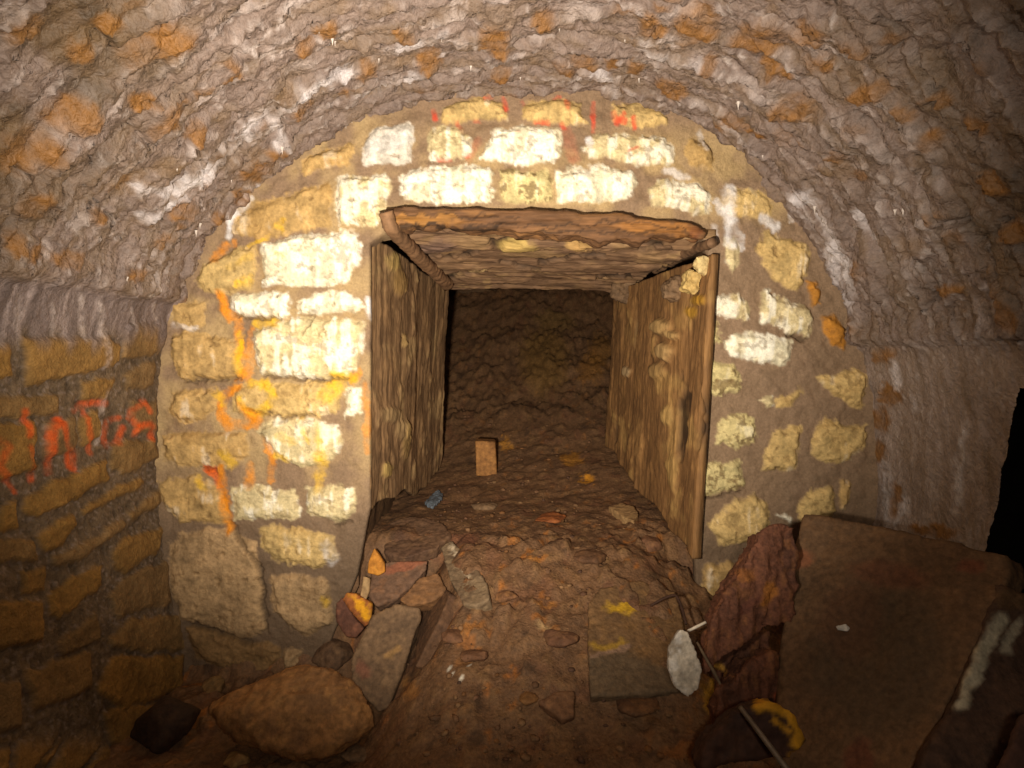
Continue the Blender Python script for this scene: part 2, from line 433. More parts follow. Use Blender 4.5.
# =================================================================== VAULT SHELL
def shell():
    base = np.array([W(a, b, D) for a, b in OUT])[:, [0, 2]]
    # carry the side walls down to below the floor
    base = np.vstack([[base[0, 0] + 0.02, -0.25], base, [base[-1, 0] - 0.02, -0.25]])
    for _ in range(3):                                    # smooth corner cutting
        q = [base[0]]
        for a, b in zip(base[:-1], base[1:]):
            q += [a * .75 + b * .25, a * .25 + b * .75]
        q.append(base[-1]); base = np.array(q)
    seg = np.r_[0, np.cumsum(np.hypot(*np.diff(base, axis=0).T))]
    n = int(seg[-1] / 0.0062)
    s = np.linspace(0, seg[-1], n)
    bx, bz = np.interp(s, seg, base[:, 0]), np.interp(s, seg, base[:, 1])
    tx, tz = np.gradient(bx), np.gradient(bz)
    ln = np.hypot(tx, tz); tx, tz = tx / ln, tz / ln
    nxv, nzv = tz, -tx                                     # inward normal (curve runs left -> top -> right)
    ys = np.r_[np.arange(D + 0.015, 0.95, -0.0062), 0.95 - np.cumsum(np.linspace(0.008, 0.12, 40))]
    S, Y = np.meshgrid(s, ys, indexing='ij')
    k = np.arange(n)
    P = np.stack([np.repeat(bx, len(ys)), Y.ravel(), np.repeat(bz, len(ys))], 1)
    N = np.stack([np.repeat(nxv, len(ys)), np.zeros(Y.size), np.repeat(nzv, len(ys))], 1)
    Sv, Yv = S.ravel(), Y.ravel()
    Q = np.stack([Sv, Yv, Sv * 0], 1)                      # unrolled coordinates
    px, py = pix(P)
    zl = W(60, 293, 1.55)[2] + 0.02
    left = (P[:, 0] < 0) & (P[:, 2] < zl)
    right = (P[:, 0] > 0) & (P[:, 2] < W(930, 345, 1.7)[2])
    wl = sst(zl + 0.015, zl - 0.015, P[:, 2]) * (P[:, 0] < 0)
    wr = sst(-0.05, 0.05, W(930, 345, 1.7)[2] - P[:, 2]) * (P[:, 0] > 0)
    # --- rubble voussoirs under a calcite crust
    wu = Sv + 0.03 * fbm(Q, 7, 3, 21); wv = Yv + 0.025 * fbm(Q, 8, 3, 22)
    ed, hid = worley(wu / 0.165 + 0.3 * np.floor(wv / 0.09), wv / 0.09, 5)
    ed2, hid2 = worley(wu / 0.07, wv / 0.04, 8)
    n1 = fbm(Q, 20, 4, 23); n2 = fbm(Q, 70, 3, 24); n3 = fbm(Q, 5, 3, 25)
    sk = fbm(Q, (9, 34, 1), 4, 26)                         # ridges across the barrel
    rg = ridge(Q, (7, 24, 1), 4, 27)
    vs = fbm(Q, (3, 40, 1), 4, 28)                         # runs down the walls
    vm = (1 - wl) * (1 - wr)
    st = sst(0.02, 0.13, ed)
    n5 = fbm(Q, 130, 3, 38)
    hv = 0.018 * (hid - 0.5) * st + 0.008 * st + 0.007 * rg + 0.007 * sk + 0.008 * n1 + 0.005 * n2 + 0.003 * n5 + 0.02 * n3 + 0.026 * terr(fbm(Q, (8, 30, 1), 4, 40), 5) + 0.007 * sst(0.02, .14, ed2) * hid2
    hw = 0.012 * n3 + 0.004 * n1 + 0.004 * n2 + 0.002 * n5
    hgt = hv * vm + hw * (wl + wr)
    col = np.tile(lin((124, 105, 94)), (len(P), 1))
    blend(col, sst(-0.1, 0.5, n1 + 0.5 * sk) * 0.6, (98, 80, 70))
    blend(col, sst(-0.1, 0.4, fbm(Q, (10, 26, 1), 4, 39)) * 0.5, (112, 90, 66))
    blend(col, sst(0.1, 0.55, sk + 0.3 * n2) * 0.5, (180, 164, 156))
    blend(col, sst(0.25, 0.6, fbm(Q, 11, 4, 29)) * 0.5, (112, 84, 50))
    blend(col, sst(0.30, 0.55, rg - 0.45 + 0.3 * n2) * 0.4, (206, 192, 184))
    fd = np.maximum(sst(300, 30, px + 0.5 * py) * sst(340, 200, py), sst(760, 1000, px) * sst(420, 150, py) * 0.7)   # light falloff into the upper corners, painted as darker brown crust
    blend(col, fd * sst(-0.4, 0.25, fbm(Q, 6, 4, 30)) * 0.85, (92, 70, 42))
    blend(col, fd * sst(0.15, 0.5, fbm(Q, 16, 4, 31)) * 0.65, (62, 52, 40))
    wx = px + 7 * fbm(Q, 18, 3, 33) + 3 * n2; wy = py + 7 * fbm(Q, 18, 3, 34) + 3 * fbm(Q, 70, 2, 35)
    OR = [(155,38,40,15,-25),(20,25,22,15,-20),(78,50,13,12,0),(302,46,15,12,10),(205,88,15,8,-20),(138,97,14,8,-10),(228,72,12,6,-15),(65,110,28,16,-20),(28,150,38,22,-15),
          (35,205,20,12,-10),(178,203,14,7,-25),(215,216,10,6,-25),(245,195,11,7,-30),(255,166,18,9,-30),(270,148,9,8,0),(165,120,10,6,-20),(12,240,8,12,0),(33,250,13,11,0),
          (67,257,20,10,0),(155,235,12,6,-30),(120,185,15,6,-20),(95,217,10,6,-20),(495,33,14,17,0),(428,57,12,10,-10),(563,62,14,6,0),(586,55,13,11,0),(652,18,16,14,0),(627,8,14,8,0),
          (698,22,23,22,0),(675,82,16,10,25),(637,62,9,8,0),(367,70,11,8,-15),(497,70,11,9,0),(612,55,8,6,0),(765,32,28,18,-10),(812,28,22,14,0),(900,35,14,8,0),(772,65,11,6,30),(787,73,9,6,20),
          (795,106,19,14,20),(735,115,16,7,30),(760,128,13,6,25),(868,92,24,8,-20),(945,93,13,8,20),(932,140,12,8,20),(860,178,10,6,30),(840,153,8,6,20),(1000,180,16,15,0),(1012,232,14,14,0),
          (862,270,10,9,30),(952,288,10,5,0),(885,352,11,9,0),(890,395,14,9,0),(884,418,11,13,0),(878,455,11,13,0),(893,500,6,20,0),(990,60,12,8,0),(930,530,26,7,0),(325,25,14,8,-20),(402,30,10,7,-10),(860,40,20,9,10),(545,20,12,8,0),(100,20,16,9,-20),
          (708,60,10,7,20),(820,60,14,7,25),(905,110,14,7,30),(985,120,14,9,30),(60,300,20,6,0),(130,270,14,6,0),(190,130,12,6,-25),(300,105,12,6,-30),(345,90,10,5,-25)]
    om = np.zeros(len(P))
    for cx, cy, rx, ry, ro in OR:
        b = (np.abs(px - cx) < rx * 2 + 12) & (np.abs(py - cy) < rx * 2 + 12)
        if not b.any(): continue
        om[b] = np.maximum(om[b], sst(-0.25, 0.35, ell(wx[b], wy[b], cx, cy, rx, ry, ro)))
    om2 = sst(0.80, 0.86, hid) * sst(0.1, 0.3, ed) * sst(0.0, 0.35, fbm(Q, 12, 3, 36)) * vm * 0.7
    om = np.maximum(om * np.maximum(vm, wr), om2)
    oc = lin((126, 84, 34))[None, :] * (1 + 0.3 * n1 + 0.25 * n2)[:, None]
    blend(col, om * np.clip(0.75 + 0.8 * n1, 0.2, 0.9), oc)
    hgt += om * 0.006 * vm
    # opened cracks between the stones
    ck = sst(0.035, 0.0, ed) * sst(0.15, 0.5, fbm(Q, 9, 3, 37)) * vm
    hgt -= 0.022 * ck
    blend(col, ck * 0.7, (48, 38, 30))
    # white calcite flows
    CAL = (226, 218, 218)
    for pts, r, a in [([(135, 192), (165, 182), (195, 168)], 5, .5), ([(190, 172), (215, 155), (245, 130)], 5, .5), ([(225, 140), (268, 112), (300, 90)], 4, .4), ([(300, 90), (345, 70)], 5, .5),
                      ([(140, 215), (180, 190)], 4, .5), ([(225, 225), (236, 208), (262, 180)], 4, .6), ([(270, 120), (280, 145)], 5, .5), ([(805, 195), (830, 235), (850, 270)], 7, .55), ([(830, 250), (852, 300)], 8, .4),
                      ([(400, 45), (440, 20)], 5, .4), ([(640, 40), (700, 60)], 4, .35), ([(855, 215), (880, 250)], 3, .5), ([(600, 70), (616, 90)], 5, .4), ([(350, 100), (420, 72)], 4, .4), ([(820, 215), (835, 260)], 4, .5)]:
        d = line_d(wx, wy, pts)
        blend(col, sst(r * 1.5, r * 0.3, d) * a * np.clip(0.6 + 1.2 * sk, 0, 1) * vm, CAL)
    # --- right wall: paler crust with runs
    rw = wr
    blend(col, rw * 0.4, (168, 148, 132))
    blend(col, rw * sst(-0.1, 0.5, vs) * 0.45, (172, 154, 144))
    blend(col, rw * sst(0.15, 0.6, fbm(Q, (5, 22, 1), 4, 41)) * 0.6, (106, 88, 70))
    blend(col, om * rw * np.clip(0.75 + 0.8 * n1, 0.2, 0.9), oc)
    for pts, r, a in [([(966, 425), (962, 460), (958, 505)], 5, .5), ([(886, 470), (884, 500), (892, 535)], 5, .45), ([(904, 500), (900, 530)], 4, .6), ([(896, 365), (898, 385)], 4, .6), ([(920, 360), (918, 410)], 3, .25)]:
        d = line_d(px + 0.5 * (wx - px), wy, pts)
        blend(col, sst(r * 1.8, 0, d) * a * rw * np.clip(0.7 + 1.2 * n1 + n2, 0, 1), CAL)
    # --- left wall: coursed ochre stones in dark speckled mortar
    LS = [[(22,337),(105,335),(117,345),(114,362),(78,372),(25,388)],[(120,345),(125,325),(168,322),(163,345),(155,355),(118,360)],[(-30,345),(10,345),(12,378),(-30,385)],
          [(120,375),(150,360),(155,370),(152,386),(122,392)],[(80,380),(112,378),(108,400),(80,400)],[(-30,396),(55,395),(58,412),(40,415),(-30,420)],[(-30,427),(33,420),(35,470),(10,478),(-30,482)],
          [(42,420),(73,418),(78,440),(70,450),(42,460)],[(78,420),(98,410),(102,440),(80,447)],[(112,445),(125,440),(155,440),(158,458),(125,475),(113,468)],
          [(20,497),(50,481),(108,459),(110,478),(75,500),(30,517),(20,512)],[(128,402),(155,398),(157,430),(130,435)],[(78,508),(90,500),(140,476),(145,485),(110,502),(80,516)],
          [(128,512),(165,487),(163,505),(130,521)],[(32,535),(70,515),(75,527),(60,545),(42,550)],[(48,556),(80,545),(120,517),(125,527),(78,560),(52,569)],
          [(112,552),(120,540),(145,530),(166,527),(160,550),(125,575),(113,570)],[(-30,540),(30,538),(35,560),(-30,567)],[(45,597),(70,577),(100,565),(103,585),(80,600),(60,617),(47,612)],
          [(105,600),(125,577),(166,560),(172,605),(140,610),(115,620)],[(15,572),(43,567),(46,590),(18,594)],[(105,642),(130,617),(180,615),(183,652),(130,652)],[(95,690),(110,657),(180,657),(185,690),(120,710)],
          [(55,642),(95,612),(100,640),(60,660)],[(-40,602),(40,600),(42,640),(-40,655)],[(20,672),(90,652),(88,690),(30,710)],[(0,505),(14,500),(16,530),(-10,535)],[(-60,690),(18,680),(16,730),(-60,740)],[(100,712),(170,700),(180,735),(110,745)]]
    mc = np.tile(lin((102, 84, 64)), (len(P), 1)) * (1 + 0.5 * n2 + 0.4 * n1)[:, None]
    blend(mc, sst(0.2, 0.6, fbm(Q, 120, 2, 45)) * 0.5, (150, 132, 120))
    blend(mc, sst(0.3, 0.6, n1) * 0.5, (60, 46, 34))
    hs = np.zeros(len(P))
    qx = px + 4 * fbm(Q, 22, 3, 46) + 2 * n2; qy = py + 4 * fbm(Q, 22, 3, 47) + 2 * fbm(Q, 70, 2, 48)
    for i, poly in enumerate(LS):
        pa = np.array(poly, float)
        b = (px > pa[:, 0].min() - 12) & (px < pa[:, 0].max() + 12) & (py > pa[:, 1].min() - 12) & (py < pa[:, 1].max() + 12) & (P[:, 0] < 0)
        if not b.any(): continue
        sd = poly_sd(qx[b], qy[b], poly)
        e = sst(-1.5, 2.0, sd)
        tone = [(134, 100, 52), (128, 98, 58), (138, 102, 50), (124, 96, 60)][i % 4]
        c = lin(tone)[None, :] * (1 + 0.35 * n1[b] + 0.2 * n2[b])[:, None]
        mc[b] = mc[b] * (1 - e[:, None]) + c * e[:, None]
        hs[b] = np.maximum(hs[b], sst(-2, 4, sd) * (0.010 + 0.006 * R.rand()))
    # beyond the picture the coursing goes on
    off = wl * np.maximum(sst(-20, -50, px), sst(730, 760, py))
    e3, h3 = worley(P[:, 1] / 0.24 + 0.4 * np.floor(P[:, 2] / 0.12), P[:, 2] / 0.12, 12)
    so = sst(0.03, 0.12, e3) * off
    blend(mc, so, (142, 106, 56)); hs = np.maximum(hs, so * 0.016)
    hgt += wl * hs
    crust = sst(352, 322, py + 16 * fbm(Q, (2, 22, 1), 3, 49))    # calcite hanging below the ledge
    cc = np.tile(lin((118, 102, 96)), (len(P), 1)); blend(cc, sst(0.0, 0.5, vs) * 0.6, (84, 70, 64)); blend(cc, sst(0.1, 0.6, fbm(Q, (4, 46, 1), 3, 50)) * 0.6, (172, 154, 148))
    mc = mc * (1 - crust[:, None]) + cc * crust[:, None]
    for pts, r, a in [([(82, 297), (82, 315), (81, 335)], 3, .55), ([(98, 300), (100, 330), (101, 368)], 4, .45), ([(54, 300), (53, 335)], 3, .3), ([(155, 300), (157, 315)], 2.5, .5), ([(104, 390), (103, 420), (98, 445)], 2.5, .6), ([(130, 300), (131, 330)], 2, .4), ([(20, 300), (18, 330)], 4, .3)]:
        blend(mc, sst(r * 1.5, r * 0.3, line_d(px + 0.4 * (wx - px), wy, pts)) * a * np.clip(0.6 + n1 + n2, 0, 1), (196, 180, 172))
    # sprayed orange letters on the left wall
    for pts, r, a in [([(-8, 438), (4, 447), (-6, 466), (6, 480)], 5, .6), ([(8, 484), (14, 492)], 3, .6), ([(22, 412), (24, 424), (25, 434)], 4.2, .95), ([(26, 446), (29, 460), (31, 480)], 3.4, .6), ([(31, 466), (31, 480)], 3.6, .9),
                      ([(47, 472), (47, 450), (48, 428), (57, 420)], 4.4, .95), ([(57, 420), (63, 440), (68, 466), (73, 468), (73, 450)], 4.0, .95),
                      ([(74, 410), (82, 404), (94, 402), (106, 404)], 4, .8), ([(84, 410), (87, 430), (90, 450), (92, 454)], 3.2, .7), ([(90, 446), (91, 453)], 3.4, .9),
                      ([(118, 418), (108, 422), (104, 438), (108, 446), (118, 442), (122, 428)], 3.6, .75), ([(142, 402), (130, 410), (128, 418), (134, 424)], 3.6, .85), ([(134, 434), (135, 426), (146, 424), (150, 428), (151, 438)], 4.0, .9), ([(143, 404), (146, 412)], 3, .6)]:
        d = line_d(px + 0.25 * (wx - px), py + 0.25 * (wy - py), pts)
        blend(mc, sst(r * 1.3, r * 0.3, d) * a * np.clip(0.65 + 0.9 * n1 - 0.4 * n2, 0, 1) * 0.85, (222, 88, 24))
    col = col * (1 - wl[:, None]) + mc * wl[:, None]
    # ledge at the spring of the vault, left
    hgt += 0.018 * np.exp(-((P[:, 2] - zl - 0.03) / 0.03) ** 2) * (P[:, 0] < 0)
    hgt += 0.016 * np.exp(-((P[:, 2] - W(930, 345, 1.7)[2] - 0.03) / 0.025) ** 2) * (P[:, 0] > 0)
    # opening in the right-hand wall: each row of the wall ends exactly on the broken edge
    jag = 1.6 * fbm(Q, (26, 1, 1), 3, 52)
    lx = 1021 - (py - 388) * (31 / 157.) + jag
    near = (P[:, 0] > 0.6) & (Yv > 0.2) & (Yv < 1.75) & (px > 0)
    od = np.where(near, np.minimum(px - lx, (py - 388) * 3.0), -99.)
    O2, Y2 = od.reshape(n, len(ys)), Y.copy()
    op2 = np.zeros(O2.shape, bool)
    for r in range(n):
        q = np.nonzero(O2[r] > 0)[0]
        if len(q) == 0 or q[0] < 1: continue
        a = q[0]
        w0, w1 = O2[r, a - 1], O2[r, a]
        Y2[r, a] = ys[a - 1] + (ys[a] - ys[a - 1]) * np.clip(-w0 / (w1 - w0 + 1e-9), 0, 1)
        op2[r, a + 1:] = O2[r, a + 1:] > -50
    P[:, 1] = Y2.ravel()
    opening = op2.ravel()
    V = P + N * hgt[:, None]
    opening |= (P[:, 0] > 0.9) & (Yv < 1.1) & (Yv > -0.2) & (P[:, 2] < 1.08)
    nv = len(ys)
    res = []
    zonesv = np.where(left, 1, np.where(right, 2, 0))
    f = grid_faces(n, nv, ~opening)
    zf = zonesv[f[:, 0]]
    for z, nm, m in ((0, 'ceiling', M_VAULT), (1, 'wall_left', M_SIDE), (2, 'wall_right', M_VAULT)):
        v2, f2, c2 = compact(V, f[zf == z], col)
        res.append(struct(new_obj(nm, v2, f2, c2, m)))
    return res, (P, V, N, px, py, Sv, Yv)
(ceil_o, wl_o, wr_o), SH = shell()

# small stalactites on the crust
def stalactites():
    P, V, N, px, py, Sv, Yv = SH
    spots = [(275, 140), (278, 146), (345, 122), (352, 120), (348, 126), (190, 228), (196, 222), (117, 275), (330, 36), (440, 30), (336, 44), (625, 36), (640, 78), (598, 96), (560, 30), (895, 212), (902, 212), (898, 210), (690, 105), (405, 80),
             (318, 30), (470, 62), (520, 74), (742, 98), (768, 150), (820, 205), (232, 180), (210, 205), (168, 160), (380, 60)]
    for i, (a, b) in enumerate(spots):
        j = np.argmin((px - a) ** 2 + (py - b) ** 2)
        p = V[j]
        L, r = 0.014 + 0.012 * R.rand(), 0.0028 + 0.0015 * R.rand()
        rings, vs, fs = 6, [], []
        for k in range(rings):
            t = k / (rings - 1)
            rr = r * (1.6 * (1 - t) ** 1.5 + 0.12 + 0.25 * math.sin(9 * t) * (1 - t) * 0.3)
            for q in range(8):
                an = q * math.pi / 4
                vs.append((p[0] + rr * math.cos(an), p[1] + rr * math.sin(an), p[2] + 0.008 - L * t))
        for k in range(rings - 1):
            for q in range(8):
                fs.append((k * 8 + q, k * 8 + (q + 1) % 8, k * 8 + 8 + (q + 1) % 8, k * 8 + 8 + q))
        fs.append(tuple(range((rings - 1) * 8, rings * 8)))
        new_obj('stalactite', np.array(vs), fs, np.tile(lin((206, 192, 180)), (len(vs), 1)), M_VAULT, ceil_o)
stalactites()

# dark chamber seen through the opening in the right wall
def room_shell(name, x0, x1, y0, y1, z0, z1, skip, c, m, seed, amp=0.03, st=0.04):
    V, Fs, n0 = [], [], 0
    quads = {'x0': ((x0, y0, z0), (0, y1 - y0, 0), (0, 0, z1 - z0)), 'x1': ((x1, y0, z0), (0, y1 - y0, 0), (0, 0, z1 - z0)),
             'y0': ((x0, y0, z0), (x1 - x0, 0, 0), (0, 0, z1 - z0)), 'y1': ((x0, y1, z0), (x1 - x0, 0, 0), (0, 0, z1 - z0)),
             'z0': ((x0, y0, z0), (x1 - x0, 0, 0), (0, y1 - y0, 0)), 'z1': ((x0, y0, z1), (x1 - x0, 0, 0), (0, y1 - y0, 0))}
    for k, (o, a, b) in quads.items():
        if k in skip: continue
        o, a, b = map(np.array, (o, a, b))
        nu, nv = max(2, int(np.linalg.norm(a) / st)), max(2, int(np.linalg.norm(b) / st))
        U, Vv = np.meshgrid(np.linspace(0, 1, nu), np.linspace(0, 1, nv), indexing='ij')
        V.append(o + U.reshape(-1, 1) * a + Vv.reshape(-1, 1) * b)
        Fs.append(grid_faces(nu, nv) + n0); n0 += nu * nv
    V = np.vstack(V).astype(float); Fs = np.vstack(Fs)
    d = np.stack([fbm(V, 6, 4, seed + i) for i in range(3)], 1)
    col = np.tile(lin(c), (len(V), 1)) * (1 + 0.5 * fbm(V, 9, 4, seed + 5))[:, None]
    return struct(new_obj(name, V + d * amp, Fs, col, m))
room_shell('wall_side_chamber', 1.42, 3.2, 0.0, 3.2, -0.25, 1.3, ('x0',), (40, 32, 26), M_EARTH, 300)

# =================================================================== FLOOR
CY = [-2.0, 0.8, 1.2, 1.5, 1.8, 2.1, 2.75, 3.2, 3.8, 4.5, 5.0]
CZC = [0.0, 0.02, 0.06, 0.13, 0.28, 0.43, 0.46, 0.57, 0.84, 1.28, 1.66]
def floor_z(x, y):
    x, y = np.asarray(x, float), np.asarray(y, float)
    c = np.interp(y, CY, CZC)
    side = np.where(x < 0, -0.02, 0.08) + np.where(x < 0, 0.0, 0.08) * sst(1.6, 2.1, y) + 0.12 * sst(0.5, 0.9, x) * sst(1.7, 1.3, y)
    m = np.where(x < 0.06, sst(0.56, 0.2, 0.06 - x), sst(0.86, 0.35, x - 0.06))
    m = np.maximum(m, sst(2.05, 2.3, y))
    z = side * (1 - m) + c * m
    z = z + sst(2.3, 3.2, y) * 0.12 * x
    return z
def floor_hit(px, py):
    lo = None
    for Y in np.arange(0.9, 5, 0.004):
        p = W(px, py, Y)
        if p[2] <= float(floor_z(p[0], p[1])):
            return p
    return W(px, py, 5)

def floor():
    xs = np.arange(-1.36, 1.42, 0.0095)
    ys = np.r_[np.arange(-2.0, 1.1, 0.06), np.arange(1.1, 3.4, 0.0095), np.arange(3.4, 5.0, 0.02)]
    X, Y = np.meshgrid(xs, ys, indexing='ij')
    x, y = X.ravel(), Y.ravel()
    z = floor_z(x + 0.05 * fbm(np.stack([x, y, x * 0], 1), 7, 3, 60), y)
    P = np.stack([x, y, z], 1)
    Q = P.copy(); Q[:, 2] = 0
    n1 = fbm(Q, 9, 4, 61); n2 = fbm(Q, 28, 4, 62); n3 = fbm(Q, 85, 3, 63)
    e, hid = worley(x / 0.11 + 0.5 * n1, y / 0.11 + 0.5 * fbm(Q, 9, 3, 64), 31)
    e2, hid2 = worley(x / 0.035 + 0.3 * n2, y / 0.04, 33)
    lump = sst(0.45, 0.7, hid) * sst(0.05, 0.35, e)
    lump2 = sst(0.6, 0.8, hid2) * sst(0.05, 0.4, e2)
    rub = np.clip(0.3 + 1.2 * fbm(Q, 4, 3, 65) + sst(1.6, 2.0, y) * 0.4, 0, 1) * (1 - 0.7 * sst(2.2, 2.5, y))
    h = 0.016 * n1 + (0.011 * n2 + 0.004 * n3) * (1 - 0.4 * sst(2.2, 2.5, y)) + 0.022 * lump * rub + 0.010 * lump2 * rub
    wob = sst(3.2, 3.8, y)
    h = h + wob * (0.045 * fbm(Q, 5, 4, 66) + 0.02 * n2 + 0.01 * n3)
    px, py = pix(P)
    col = np.tile(lin((112, 80, 52)), (len(P), 1))
    blend(col, sst(-0.1, 0.5, n1) * 0.5, (90, 63, 42))
    blend(col, sst(0.0, 0.6, n2) * 0.5, (130, 96, 60))
    blend(col, lump * rub * (0.3 + 0.4 * hid), (114, 84, 58))
    blend(col, lump2 * rub * 0.5 * sst(0.5, 0.9, _h(np.floor(hid2 * 1e5).astype(np.int64), np.zeros(len(P), np.int64), np.zeros(len(P), np.int64), 3)), (140, 106, 66))
    blend(col, sst(0.3, 0.5, fbm(Q, 16, 3, 67)) * 0.4, (104, 64, 42))
    blend(col, sst(0.38, 0.5, fbm(Q, 30, 3, 68)) * 0.6 * rub, (168, 100, 30))
    blend(col, sst(0.35, 0.6, fbm(Q, 22, 3, 69)) * 0.5, (48, 34, 24))
    wx = px + 6 * n2 + 4 * n3; wy = py + 6 * fbm(Q, 28, 3, 70) + 3 * n3
    for a, b, rx, ry, c, al in [(470, 630, 16, 5, (176, 110, 36), .45), (462, 660, 12, 6, (156, 100, 44), .4), (545, 360, 26, 34, (128, 94, 40), .55), (590, 370, 14, 16, (150, 100, 36), .5), (505, 442, 6, 7, (190, 130, 50), .8),
                                (572, 460, 12, 8, (180, 120, 30), .6), (588, 480, 8, 5, (210, 140, 30), .8), (545, 605, 10, 4, (170, 110, 40), .5), (535, 562, 8, 4, (170, 110, 40), .5), (545, 630, 10, 4, (196, 160, 110), .6),
                                (715, 700, 12, 22, (196, 140, 26), .75), (742, 745, 26, 8, (180, 130, 40), .6), (555, 320, 20, 10, (120, 92, 44), .5), (600, 350, 12, 20, (138, 94, 34), .5), (680, 755, 20, 8, (150, 90, 30), .5), (455, 540, 25, 10, (112, 64, 44), .5), (410, 690, 8, 8, (170, 110, 40), .4)]:
        blend(col, sst(-0.2, 0.35, ell(wx, wy, a, b, rx, ry)) * al, c)
    for a, b in [(465, 668), (450, 668), (461, 680), (452, 674), (445, 670), (470, 667)]:
        blend(col, sst(1.9, 0.9, np.hypot(px - a, (py - b) * 1.4)), (232, 222, 200))
    P[:, 2] += h
    keep = (np.abs(x) < 0.98) | (y < 2.14)
    f = grid_faces(len(xs), len(ys), keep)
    V, f, col = compact(P, f, col)
    return struct(new_obj('floor', V, f, col, M_EARTH))
floor()

# rough heading behind the lined opening
room_shell('wall_passage', -0.56, 0.80, 2.17, 5.0, 0.1, 1.66, ('y0', 'z0'), (92, 66, 40), M_EARTH, 340, 0.05, 0.03)

# =================================================================== SOLIDS
def remesh(verts_faces_list, voxel, name, smooth=1):
    """union of closed hulls -> uniform mesh (numpy verts, faces list)"""
    bm = bmesh.new()
    for vs, fs in verts_faces_list:
        b = [bm.verts.new(v) for v in vs]
        if fs is None:
            r = bmesh.ops.convex_hull(bm, input=b)
            bad = [g for g in r['geom_interior'] + r['geom_unused'] if isinstance(g, bmesh.types.BMVert)]
            bmesh.ops.delete(bm, geom=list(set(bad)), context='VERTS')
        else:
            for f in fs:
                bm.faces.new([b[i] for i in f])
    bmesh.ops.recalc_face_normals(bm, faces=bm.faces[:])
    me = bpy.data.meshes.new('tmp'); bm.to_mesh(me); bm.free()
    o = bpy.data.objects.new('tmp', me); C.objects.link(o)
    m = o.modifiers.new('r', 'REMESH'); m.mode = 'VOXEL'; m.voxel_size = voxel
    if smooth:
        s = o.modifiers.new('s', 'SMOOTH'); s.iterations = smooth; s.factor = 0.5
    dg = bpy.context.evaluated_depsgraph_get()
    ev = o.evaluated_get(dg)
    em = bpy.data.meshes.new_from_object(ev)
    bpy.data.objects.remove(o); bpy.data.meshes.remove(me)
    n = len(em.vertices)
    V = np.zeros(n * 3, np.float32); em.vertices.foreach_get('co', V)
    Nn = np.zeros(n * 3, np.float32); em.vertices.foreach_get('normal', Nn)
    Fc = [tuple(p.vertices) for p in em.polygons]
    bpy.data.meshes.remove(em)
    return V.reshape(-1, 3).astype(float), Nn.reshape(-1, 3).astype(float), Fc

def prism(front, back):
    n = len(front)
    vs = [tuple(p) for p in front] + [tuple(p) for p in back]
    fs = [tuple(range(n)), tuple(range(2 * n - 1, n - 1, -1))] + [(i, (i + 1) % n, n + (i + 1) % n, n + i) for i in range(n)]
    return vs, fs

def slab_pts(poly, anchor, tilt, thick, taper=0.92):
    """poly in picture pixels laid on the plane through `anchor` whose Y grows by tilt=(per px right, per px up); returns front/back loops"""
    ax, ay, Y0 = anchor
    f = [np.array(W(a, b, Y0 + tilt[0] * (a - ax) + tilt[1] * (ay - b))) for a, b in poly]
    c = sum(f) / len(f)
    nrm = np.zeros(3)
    for i in range(len(f)):
        nrm += np.cross(f[i] - c, f[(i + 1) % len(f)] - c)
    nrm /= np.linalg.norm(nrm)
    if np.dot(nrm, c - np.array((0, 0, CZ))) < 0: nrm = -nrm
    b = [c + (p - c) * taper + nrm * thick for p in f]
    return f, b

def dirt(V, c1, c2, c3, seed, sc1=12, sc2=40, a2=0.6, a3=0.5):
    col = np.tile(lin(c1), (len(V), 1))
    n1, n2 = fbm(V, sc1, 4, seed), fbm(V, sc2, 4, seed + 1)
    blend(col, sst(-0.15, 0.45, n1) * a2, c2)
    blend(col, sst(0.1, 0.5, n2) * a3, c3)
    return col * (1 + 0.25 * fbm(V, 90, 2, seed + 2))[:, None]

def rock(name, label, cat, solids, cols, seed, voxel=0.009, amp=(0.012, 0.004), m=None, group=None, patches=(), freq=(10, 45), ani=None, parent=None, smooth=1):
    V, N, Fc = remesh(solids, voxel, name, smooth)
    q = V if ani is None else V * np.array(ani)[None, :]
    V2 = V + N * (amp[0] * fbm(q, freq[0], 4, seed) + amp[1] * ridge(q, freq[1], 3, seed + 3) - amp[1] * 0.4)[:, None]
    col = dirt(q, *cols, seed=seed + 9)
    px, py = pix(V)
    n2 = fbm(V, 30, 3, seed + 20); n3 = fbm(V, 30, 3, seed + 21); n4 = fbm(V, 80, 3, seed + 22)
    wx, wy = px + 6 * n2 + 3 * n4, py + 6 * n3
    for p in patches:
        if p[0] == 'e':
            _, a, b, rx, ry, ro, c, al = p
            blend(col, sst(-0.25, 0.3, ell(wx, wy, a, b, rx, ry, ro)) * al, c)
        elif p[0] == 'l':
            _, pts, r, c, al = p
            blend(col, sst(r * 1.4, r * .5, line_d(wx, wy, pts)) * al, c)
        else:
            _, poly, c, al = p
            blend(col, sst(-3, 4, poly_sd(wx, wy, poly)) * al, c)
    org = V2.mean(0) if parent is None else None
    if parent is None:
        org = np.array((V2[:, 0].mean(), V2[:, 1].mean(), V2[:, 2].min()))
        o = new_obj(name, V2 - org, Fc, col, m or M_ROCK)
        o.location = org
        tag(o, label, cat, group)
    else:
        o = new_obj(name, V2, Fc, col, m or M_ROCK, parent)
    return o

